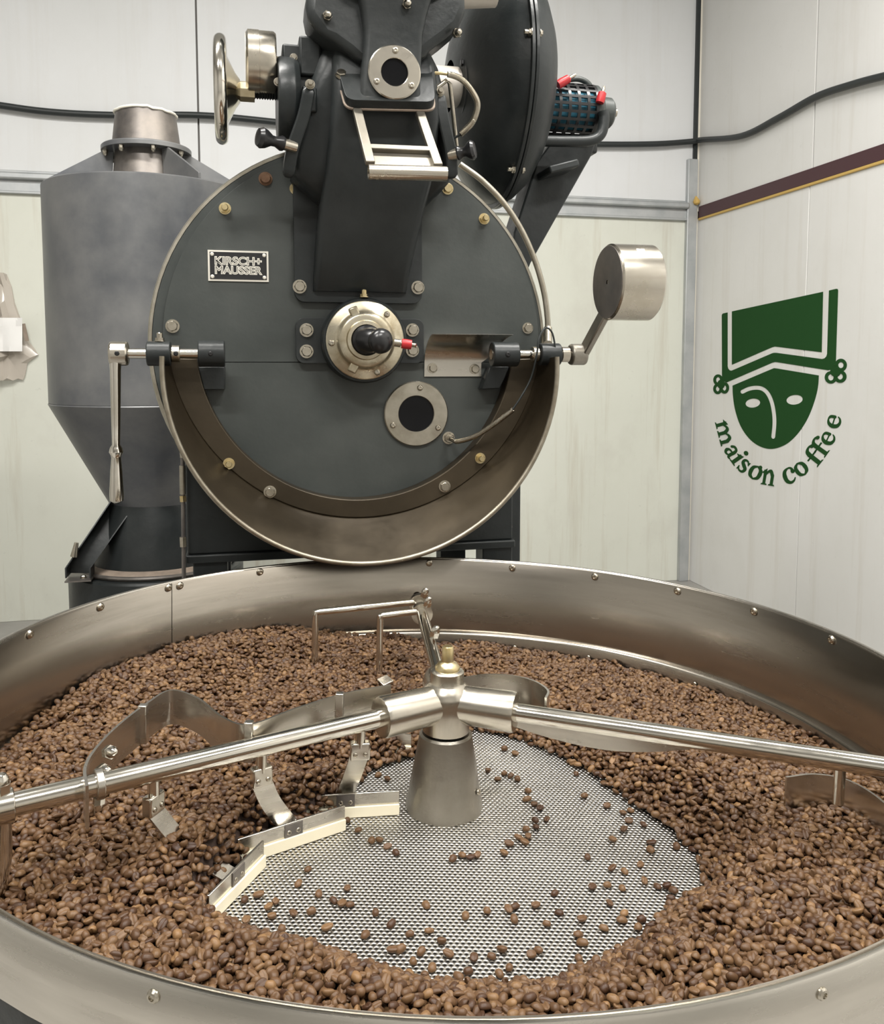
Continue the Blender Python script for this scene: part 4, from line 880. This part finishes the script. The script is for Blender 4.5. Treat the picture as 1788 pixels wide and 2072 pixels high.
for i in range(1, 24): prof.append((.0125 if i % 2 else .0098, .022+(xe-.022)*i/24))
rp('wheel_spindle', MB().lathe(prof, hubp, (1, 0, 0), 20), 'black_cast', vb, smooth=20)
vbox(640, 66, 654, 72, YG, .012, 'zinc', .001, 'pin')

# base under the drum
zb0 = UY(560, 1140, YF+.1).z; bx0, bx1 = UY(378, 1060, YF+.1).x, UY(1037, 1060, YF+.1).x
rp('base_box', MB().bounds((bx0, YF+.1, UY(700, 1108, YF+.1).z), (bx1, YF+.6, czo-.1)), 'black_cast', bevel=.004)
rp('base_beam', MB().bounds((bx0-.004, YF+.092, UY(700, 1124, YF+.1).z), (bx1+.004, YF+.6, UY(700, 1108, YF+.1).z)), 'black_cast', bevel=.003)
for x in (bx0+.045, bx1-.02):
    for y in (YF+.13, YF+.55): rp('base_leg', MB().bounds((x-.035 if x < cxo else x-.05, y-.03, 0), (x+.035 if x < cxo else x+.02, y+.03, UY(700, 1124, YF+.1).z+.001)), 'black_cast', bevel=.003)
bolt(ra, UY(1037, 1069, YF+.1)+Vector((0, .02, 0)), (1, 0, 0), .007, 'screw', 'zinc')
# slim standing rod with nuts beside the base
rx = UY(371, 1000, YF+.08)
rod = rp('tie_rod', MB().cyl(UY(369, 905, YF+.08), UY(372, 1170, YF+.08), .0042, n=12), 'raw_steel')
for y0, y1, m in ((912, 926, 'zinc'), (1003, 1015, 'brass'), (1086, 1106, 'zinc')): rp('rod_nut', MB().cyl(UY(370, y0, YF+.08), UY(371, y1, YF+.08), .0072, n=6), m, rod)
rp('rod_sleeve', MB().cyl(UY(369, 942, YF+.08), UY(370, 1000, YF+.08), .0062, n=16), 'edge_steel', rod)

# ------------------------------------------------------------------ cyclone silo
cc = UD(305, 600, 2.75); YC = cc.y; cX = cc.x; DC = 2.75
def cz(py): return UY(305, py, YC).z
def cr(px): return px*DC/FPX
cyc = thing('chaff_cyclone', (cX, YC, 0), 'dark steel chaff cyclone with conical bottom behind the roaster', 'chaff cyclone')
def cpart(name, mb, material, parent=None, **k): return part(name, mb, material, parent or cyc, **k)
O0 = (cX, YC, 0)
cr0 = cr(196)
cpart('body', MB().lathe([(cr(60), cz(392)+.004), (cr0-.004, cz(392)+.004), (cr0, cz(392)), (cr0, cz(812))], O0, ZA, 72, close=False), 'cyclone_paint')
cpart('cone', MB().lathe([(cr0, cz(812)-.001), (cr0+.002, cz(812)-.004), (cr(34), cz(1118)), (cr(34), cz(1150))], O0, ZA, 72, close=False), 'cyclone_paint')
cpart('neck', MB().lathe([(cr(72), cz(398)), (cr(66), cz(372)), (cr(60), cz(310))], O0, ZA, 40, close=False), 'raw_steel')
cpart('neck_flange', MB().lathe([(cr(50), cz(312)), (cr(86), cz(312)), (cr(86), cz(303)), (cr(84), cz(301)), (cr(50), cz(301))], O0, ZA, 56, close=False), 'cyclone_paint', bevel=.001)
cpart('outlet_collar', MB().lathe([(cr(66), cz(303)), (cr(58), cz(236)), (cr(58), cz(231)), (cr(55), cz(231)), (cr(62), cz(303))], O0, ZA, 48, close=False), 'raw_steel')
cpart('collar_bead', MB().tube([Vector((cX, YC, cz(233)+random.gauss(0, .002)))+Vector((math.cos(2*PI*i/40), math.sin(2*PI*i/40), 0))*(cr(58.5)+random.gauss(0, .0012)) for i in range(40)], .0045, 8, closed=True), 'cream_caulk')
for i in range(8):
    a = 2*PI*i/8+.25; p = Vector((cX+cr(78)*math.cos(a), YC+cr(78)*math.sin(a), cz(312))); part('bolt', bolt_mesh(.0085, 'acorn', 'zinc'), None, cyc, M=orient(p, (0, 0, -1)))
for a in (184, 264+40, 356, 90, 250-70+90):
    if a == 270: continue
    d = Vector((math.cos(math.radians(a)), math.sin(math.radians(a)), 0)); e = Vector((-d.y, d.x, 0))*.004; o = Vector((cX, YC, 0))
    P = [o+d*cr(62)+Vector((0, 0, cz(312))), o+d*cr(84)+Vector((0, 0, cz(313))), o+d*(cr0-.006)+Vector((0, 0, cz(378))), o+d*(cr0-.006)+Vector((0, 0, cz(392)+.004)), o+d*cr(68)+Vector((0, 0, cz(392)+.004))]
    cpart('gusset', MB().prism([[p-e for p in P]], e*2), 'cyclone_paint', bevel=.001)
# sloping channel legs on a dust drum
YLg = YC-.22
def chan(top, bot, foot, wtop, wbot, dep, Y):
    tl, tr_ = UY(top[0], top[1], Y+.12), UY(top[0]+wtop, top[1], Y+.12); bl, br = UY(bot[0], bot[1], Y), UY(bot[0]+wbot, bot[1], Y); m = MB(); th = .004
    back = Vector((0, dep, 0)); rings = []
    for l, r in ((tl, tr_), (bl, br), (Vector((bl.x, bl.y, bl.z-.03)), Vector((br.x, br.y, br.z-.03)))):
        rings.append([l, l+Vector((th, 0, 0)), l+Vector((th, 0, 0))+back*.92, r-Vector((th, 0, 0))+back*.92, r-Vector((th, 0, 0)), r, r+back, l+back])
    return m.loft(rings)
leg = cpart('leg', chan((228, 1006), (131, 1150), None, 57, 52, .07, YLg), 'black_cast')
f0, f1 = UY(131, 1176, YLg), UY(185, 1176, YLg); cpart('foot_plate', MB().bounds((f0.x, YLg-.005, f0.z-.004), (f1.x, YLg+.1, f0.z)), 'raw_steel', leg)
part('bolt', bolt_mesh(.008, 'hex', 'zinc'), None, leg, M=orient(((f0.x+f1.x)/2+.01, YLg+.03, f0.z), ZA))
cpart('skirt', MB().lathe([(cr(88), cz(1000)), (cr(128), cz(1128)), (cr(128), cz(1136)), (cr(124), cz(1136)), (cr(84), cz(1004))], O0, ZA, 56, close=False), 'black_cast')
zpl = f0.z-.004
cpart('dust_drum', MB().lathe([(cr(172), .004), (cr(172), zpl-.012), (cr(168), zpl-.006), (.06, zpl-.006)], O0, ZA, 64, close=False), 'black_cast')
cpart('drum_lid', MB().lathe([(cr(150), zpl-.006), (cr(150), zpl+.006), (cr(146), zpl+.012), (cr(60), zpl+.03), (cr(40), zpl+.03)], O0, ZA, 56, close=False), 'copper_dust', label='dusty brown drum lid')
cpart('lid_band', MB().tube([Vector((cX, YC, zpl+.002))+Vector((math.cos(2*PI*i/48), math.sin(2*PI*i/48), 0))*cr(151) for i in range(48)], .007, 8, closed=True), 'raw_steel')
pl = UY(152, 1106, YLg+.02); part('latch', MB().cyl(pl-Vector((.004, 0, .03)), pl+Vector((.004, 0, .012)), .011, .006, n=12).mesh('latch', 'zinc'), None, cyc)

# ------------------------------------------------------------------ blower
YBL = YF+.36; BC = UY(1008, 183, YBL); br_ = (UY(1008, -57, YBL)-UY(1008, 423, YBL)).length/2
blo = thing('exhaust_blower', (BC.x, YBL, 0), 'round black blower housing with a caged motor standing behind the hopper', 'blower')
def bp(name, mb, material, parent=None, **k): return part(name, mb, material, parent or blo, **k)
XA = (1, 0, 0)
bp('front_housing', MB().lathe([(.06, -.125), (br_*.32, -.120), (br_*.52, -.108), (br_*.70, -.088), (br_*.84, -.060), (br_*.93, -.030), (br_*.965, -.006), (br_*.97, -.004)], BC, XA, 80, close=False), 'black_cast', smooth=60)
bp('rear_housing', MB().lathe([(br_*.97, .004), (br_*.965, .010), (br_*.93, .032), (br_*.84, .058), (br_*.70, .080), (br_*.5, .095), (.05, .100)], BC, XA, 80, close=False), 'black_cast', smooth=60)
for x0, x1 in ((-.009, -.001), (.001, .009)): bp('housing_flange', MB().lathe([(br_*.955, x0), (br_, x0), (br_, x1), (br_*.955, x1)], BC, XA, 96, close=False), 'black_cast', bevel=.001)
for px, py in ((1062, 91), (1047, 336), (1050, 20), (1068, 210)):
    p = UY(px, py, YBL-.2); a = math.atan2(p.z-BC.z, -.30)
    if py in (20, 210): continue
    a = math.asin(max(-1, min(1, (p.z-BC.z)/(br_*.98)))); q = BC+Vector((0, -math.cos(a)*br_*.975, math.sin(a)*br_*.975))
    part('bolt', bolt_mesh(.0075, 'stud', 'zinc'), None, blo, M=orient(q-Vector((.009, 0, 0)), (-1, 0, 0))); part('bolt', bolt_mesh(.0075, 'hex', 'zinc'), None, blo, M=orient(q+Vector((.009, 0, 0)), XA))
# inlet pipe with its flange
ip = UY(934, 178, YBL-.06); pr = (UY(934, 138, YBL)-UY(934, 216, YBL)).length/2
bp('inlet_pipe', MB().cyl((UY(840, 178, YBL-.06).x, ip.y, ip.z), (ip.x+.03, ip.y, ip.z), pr, n=36), 'beige_pipe')
bp('inlet_flange', MB().lathe([(pr, 0), (pr*1.55, 0), (pr*1.6, .004), (pr*1.6, .012), (pr, .04)], (ip.x-.006, ip.y, ip.z), XA, 44, close=False), 'black_cast', bevel=.001)
part('bolt', bolt_mesh(.008, 'hex', 'plate_black'), None, blo, M=orient((ip.x-.006, ip.y-pr*.9, ip.z+pr*.95), (-1, 0, 0)))
# motor
MC = UY(1118, 222, YBL-.03); mr = .062; m1 = UY(1190, 222, YBL-.03).x-MC.x
bp('motor_core', MB().lathe([(mr*.80, -.06), (mr*.80, m1)], MC, XA, 40), 'blue_paint', label='blue motor seen through the cage')
cage = MB()
for i in range(22):
    a = 2*PI*i/22; d = Vector((0, math.cos(a), math.sin(a))); cage.bar(MC+d*mr+Vector((-.05, 0, 0)), MC+d*mr+Vector((m1, 0, 0)), .0068, .004, (0, -d.z, d.y))
for k in range(7):
    x = -.05+(m1+.05)*k/6; cage.lathe([(mr-.002, x-.0036), (mr+.0022, x-.0036), (mr+.0022, x+.0036), (mr-.002, x+.0036), (mr-.002, x-.0036)], MC, XA, 40, close=False)
bp('motor_cage', cage, 'black_plastic')
m2 = UY(1236, 222, YBL-.03).x-MC.x
bp('motor_end', MB().lathe([(mr*.9, m1-.002), (mr*1.02, m1+.002), (mr*1.02, m1+.014), (mr*.82, m1+.024), (mr*.62, m1+.03), (mr*.60, m2-.006), (mr*.5, m2)], MC-Vector((0, 0, .0)), XA, 40), 'black_paint')
bp('end_screw', MB().cyl(MC+Vector((m2-.002, -.01, 0)), MC+Vector((m2+.009, -.01, 0)), .010, n=12), 'zinc')
for (x0, y0), (x1, y1) in (((1128, 172), (1152, 158)), ((1213, 208), (1219, 186))):
    p0, p1 = UY(x0, y0, YBL-.10), UY(x1, y1, YBL-.10); L = (p1-p0).length
    cpn = bp('grease_cap', MB().lathe([(.010, 0), (.011, L*.3), (.010, L*.9), (.006, L)], p0, p1-p0, 18), 'red_plastic', label='red grease cap'); part('nipple', MB().lathe([(.004, L*.9), (.0045, L*1.3), (.003, L*1.5)], p0, p1-p0, 12).mesh('nipple', 'zinc'), None, cpn)
fp = catmull([UY(x, y, YBL-.10) for x, y in ((1085, 285), (1150, 286), (1195, 284), (1216, 270), (1222, 240), (1220, 225))], 6)
bp('motor_foot', MB().tube(fp, .013, 14), 'black_cast')
fp = catmull([UY(x, y, YBL-.02) for x, y in ((1140, 163), (1170, 160), (1192, 172), (1200, 200))], 6); bp('lift_handle', MB().tube(fp, .007, 12), 'black_paint')
bp('terminal_box', MB().bounds(UY(1178, 308, YBL), UY(1210, 285, YBL)+Vector((0, .06, 0))), 'black_cast', bevel=.006)
# support column
sp = [(1040, 470), (1085, 330), (1112, 292), (1205, 290), (1198, 312), (1074, 532), (1030, 640)]
bp('support_plate', MB().prism([[UY(x, y, YBL-.02) for x, y in sp]], (0, .10, 0)), 'black_cast', bevel=.004)
pA = UY(1098, 352, YBL-.06); pB = UY(1156, 337, YBL-.06); bp('support_tab', MB().bar(pA, pB, .10, .018, (0, 1, 0)), 'black_cast', bevel=.004)
bx2 = UY(1050, 640, YBL).x
bp('support_post', MB().bounds((bx2-.085, YBL-.04, .0), (bx2-.005, YBL+.10, UY(1050, 560, YBL).z)), 'black_cast', bevel=.004)

# ------------------------------------------------------------------ plastic bag hung on the wall at the left
rows = [((-52, 14), 555), ((-62, 24), 580), ((-68, 30), 612), ((-80, 42), 645), ((-88, 50), 680), ((-100, 70), 705), ((-92, 78), 718), ((-84, 56), 735), ((-70, 52), 757), ((-66, 48), 768)]
bag = thing('plastic_bag', UY(-20, 765, YW-.03), 'crumpled clear plastic bag with a white paper hung on the wall', 'plastic bag')
rings = []
for (a, b), y in rows:
    fr_, bk_ = [], []
    for i in range(13):
        f = i/12; p = UY(a+(b-a)*f, y, YW-.004); fr_.append(p+Vector((0, -.012-.05*math.sin(PI*f)*random.uniform(.1, 1.3), random.gauss(0, .012)))); bk_.append(p)
    rings.append(fr_+bk_[::-1])
part('bag', MB().loft(rings), 'clear_plastic', bag, smooth=25)
part('paper_sheet', MB().loft([[UY(-60+105*i/8, y, YW-.066+random.gauss(0, .007)) for i in range(9)]+[UY(-60+105*i/8, y, YW-.053) for i in range(8, -1, -1)] for y in (643, 660, 677, 694, 711)]), 'paper', bag, smooth=25)
part('orange_strip', MB().bar(UY(47, 655, YW-.05), UY(55, 690, YW-.05), .016, .004, (1, 0, 0)), 'copper_dust', bag)

# ------------------------------------------------------------------ painted emblem on the right wall
emb = thing('wall_emblem', UXp(1570, 985, XW-.002), 'green emblem of a masked face in a tall hat painted on the wall', 'wall emblem')
ET = .0015
def W(x, y): return UXp(1400+x/4.608, 560+y/4.608, XW)
def epoly(name, outer, holes=(), raw=False):
    f = (lambda p: UXp(p[0], p[1], XW)) if raw else (lambda p: W(*p))
    return part(name, MB().prism([[f(p) for p in outer]]+[[f(p) for p in h] for h in holes], (-ET, 0, 0)), 'logo_green', emb, smooth=0)
epoly('hat_crown', [(372, 323), (1221, 140), (1208, 704), (800, 654), (770, 651), (742, 659), (372, 820)])
epoly('hat_brim', [(278, 360), (281, 349), (290, 342), (331, 333), (331, 835), (337, 857), (350, 872), (368, 876), (748, 713), (764, 709), (785, 709), (1212, 767), (1236, 760), (1253, 742), (1260, 718), (1277, 128), (1345, 112), (1357, 115), (1361, 128), (1340, 800), (1320, 860), (1270, 872), (795, 797), (772, 795), (748, 801), (322, 985), (296, 975), (280, 950)])
def ell(cx_, cy_, rx_, ry_, tilt, n=28): return [(cx_+rx_*math.cos(t)*math.cos(tilt)-ry_*math.sin(t)*math.sin(tilt), cy_+rx_*math.cos(t)*math.sin(tilt)+ry_*math.sin(t)*math.cos(tilt)) for t in [2*PI*i/n for i in range(n)]]
def ribbon(pts, wd, k=6, capn=6):
    P = catmull([Vector((x, y, 0)) for x, y in pts], k); n = len(P); L_, R_ = [], []
    ww = wd if hasattr(wd, '__len__') else [wd]*len(pts)
    for i, p in enumerate(P):
        d = (P[min(i+1, n-1)]-P[max(i-1, 0)]).normalized(); f = i/(n-1)*(len(ww)-1); j = min(int(f), len(ww)-2); w_ = (ww[j]*(1-(f-j))+ww[j+1]*(f-j))/2
        L_.append((p.x-d.y*w_, p.y+d.x*w_)); R_.append((p.x+d.y*w_, p.y-d.x*w_))
    if capn:
        d = (P[-1]-P[-2]).normalized(); w_ = ww[-1]/2; a0 = math.atan2(d.x, -d.y); e = [(P[-1].x+w_*math.cos(a0-PI*i/capn), P[-1].y+w_*math.sin(a0-PI*i/capn)) for i in range(1, capn)]
        d = (P[1]-P[0]).normalized(); w_ = ww[0]/2; a0 = math.atan2(-d.x, d.y); b = [(P[0].x+w_*math.cos(a0-PI*i/capn), P[0].y+w_*math.sin(a0-PI*i/capn)) for i in range(1, capn)]
    else: e = b = []
    return L_+e+R_[::-1]+b
lower = [(v.x, v.y) for v in catmull([Vector((x, y, 0)) for x, y in ((1181, 920), (1174, 1020), (1150, 1130), (1105, 1260), (1050, 1370), (970, 1480), (870, 1565), (745, 1605), (630, 1580), (530, 1505), (450, 1385), (402, 1240), (382, 1110), (378, 1015))], 5)]
epoly('face_mask', [(742, 861), (765, 852), (790, 855)]+lower, [ell(567, 1178, 69, 42, -.12), ell(956, 1147, 77, 45, -.13), ribbon([(470, 1072), (530, 1045), (600, 1034), (660, 1047), (708, 1092), (743, 1170), (763, 1270), (768, 1370), (757, 1492)], 38)])
def tassel(c, rings_):
    m = MB()
    for k, ((x, y), ro, ri) in enumerate(rings_):
        o_ = ell(x, y, ro[0], ro[1], 0, 24); i_ = ell(x, y, ri[0], ri[1], 0, 24); m.prism([[W(*p) for p in o_], [W(*p) for p in i_]], (-ET-.0004*(k+1), 0, 0))
    m.prism([[W(*p) for p in ell(c[0], c[1], c[2], c[3], 0, 20)]], (-ET-.002, 0, 0))
    part('tassel', m, 'logo_green', emb, smooth=0)
tassel((272, 1002, 33, 42), [((243, 962), (44, 52), (19, 26)), ((240, 1045), (41, 50), (17, 24)), ((303, 1036), (42, 54), (18, 26))])
tassel((1340, 882, 48, 50), [((1388, 824), (55, 60), (26, 28)), ((1295, 938), (56, 58), (27, 30)), ((1382, 930), (58, 58), (27, 29))])
# lettering, drawn stroke by stroke
def stem(x, h=1.0, w_=.27, foot=True, flag=True):
    P = [[(x-w_/2, 0), (x+w_/2, 0), (x+w_/2, h), (x-w_/2, h)]]
    if foot: P.append([(x-w_/2-.16, 0), (x+w_/2+.16, 0), (x+w_/2+.10, .09), (x-w_/2-.10, .09)])
    if flag: P.append([(x-w_/2-.2, h-.20), (x+w_/2, h+.10), (x+w_/2, h-.25), (x-w_/2, h-.25)])
    return P
def rib(p, w_): return ribbon(p, w_, 5, 4)
GL = {
 'm': (stem(.34)+stem(1.05, .72, flag=False)+stem(1.76, .72, flag=False)+[rib([(.4, .66), (.62, .9), (.86, .94), (1.05, .66)], [.1, .16, .24, .27]), rib([(1.1, .66), (1.33, .9), (1.57, .94), (1.76, .66)], [.1, .16, .24, .27])], 2.1),
 'n': (stem(.34)+stem(1.08, .72, flag=False)+[rib([(.4, .66), (.64, .9), (.88, .94), (1.08, .66)], [.1, .16, .24, .27])], 1.42),
 'i': (stem(.34)+[ell(.36, 1.42, .17, .17, 0, 16)], .68),
 'a': ([rib([(.2, .78), (.34, .98), (.62, .98), (.72, .72), (.72, .3), (.80, .08), (.98, .1)], [.22, .2, .2, .27, .27, .2, .1]), rib([(.70, .58), (.36, .5), (.22, .28), (.34, .07), (.56, .1), (.70, .28)], [.1, .16, .26, .2, .14, .1])], 1.02),
 's': ([rib([(.70, .76), (.52, .97), (.27, .93), (.24, .70), (.46, .52), (.68, .34), (.60, .07), (.32, .04), (.14, .26)], [.08, .12, .2, .24, .27, .24, .2, .12, .08]), [(.68, .98), (.76, .98), (.74, .68), (.66, .74)], [(.10, .02), (.18, .02), (.20, .32), (.12, .34)]], .86),
 'o': ([rib([(.5, .97), (.22, .8), (.15, .5), (.22, .2), (.5, .03)], [.1, .24, .29, .24, .1]), rib([(.5, .03), (.78, .2), (.85, .5), (.78, .8), (.5, .97)], [.1, .24, .29, .24, .1])], 1.02),
 'c': ([rib([(.78, .72), (.66, .94), (.44, .96), (.2, .78), (.15, .48), (.26, .16), (.5, .03), (.74, .12), (.86, .3)], [.24, .14, .1, .22, .29, .26, .18, .12, .06]), ell(.75, .74, .13, .14, 0, 12)], .92),
 'e': ([rib([(.20, .52), (.84, .55)], [.09, .09]), rib([(.80, .54), (.74, .86), (.5, .97), (.24, .82), (.15, .5), (.26, .16), (.52, .03), (.76, .12), (.88, .3)], [.22, .2, .1, .22, .29, .26, .18, .12, .06])], .98),
 'f': ([[(.22, 0), (.48, 0), (.48, 1.2), (.22, 1.2)], [(.06, 0), (.66, 0), (.58, .09), (.14, .09)], [(.02, .86), (.74, .86), (.74, .97), (.02, .97)], rib([(.35, 1.1), (.42, 1.42), (.66, 1.56), (.86, 1.44)], [.26, .22, .12, .2]), ell(.86, 1.4, .13, .13, 0, 12)], .62)}
def letter(ch, p0, p1, xh):         # baseline from p0 to p1 in the emblem's own picture coordinates
    P, adv = GL[ch]; bx, by = (p1[0]-p0[0])/adv, (p1[1]-p0[1])/adv; L = math.hypot(bx, by); ux, uy = by/L*xh, -bx/L*xh
    m = MB()
    for i, poly in enumerate(P): m.prism([[W(p0[0]+bx*x+ux*y, p0[1]+by*x+uy*y) for x, y in poly]], (-ET-.0003*i, 0, 0))
    part('letter_'+ch, m, 'logo_green', emb, smooth=0)
for ch_, p0, p1, xh in (('m', (212, 1352), (276, 1588), 96), ('a', (288, 1600), (344, 1706), 98), ('i', (346, 1698), (398, 1772), 106), ('s', (402, 1778), (486, 1842), 112), ('o', (504, 1858), (622, 1914), 124), ('n', (634, 1932), (768, 1954), 132),
                        ('c', (858, 1934), (978, 1912), 136), ('o', (1006, 1882), (1108, 1806), 124), ('f', (1160, 1786), (1222, 1708), 108), ('f', (1228, 1698), (1282, 1622), 108), ('e', (1292, 1590), (1352, 1478), 112), ('e', (1358, 1430), (1402, 1306), 112)):
    letter(ch_, p0, p1, xh*1.06)
part('letter_dot', MB().prism([[W(*p) for p in ell(637, 1780, 17, 19, 0, 16)]], (-ET, 0, 0)), 'logo_green', emb, smooth=0)
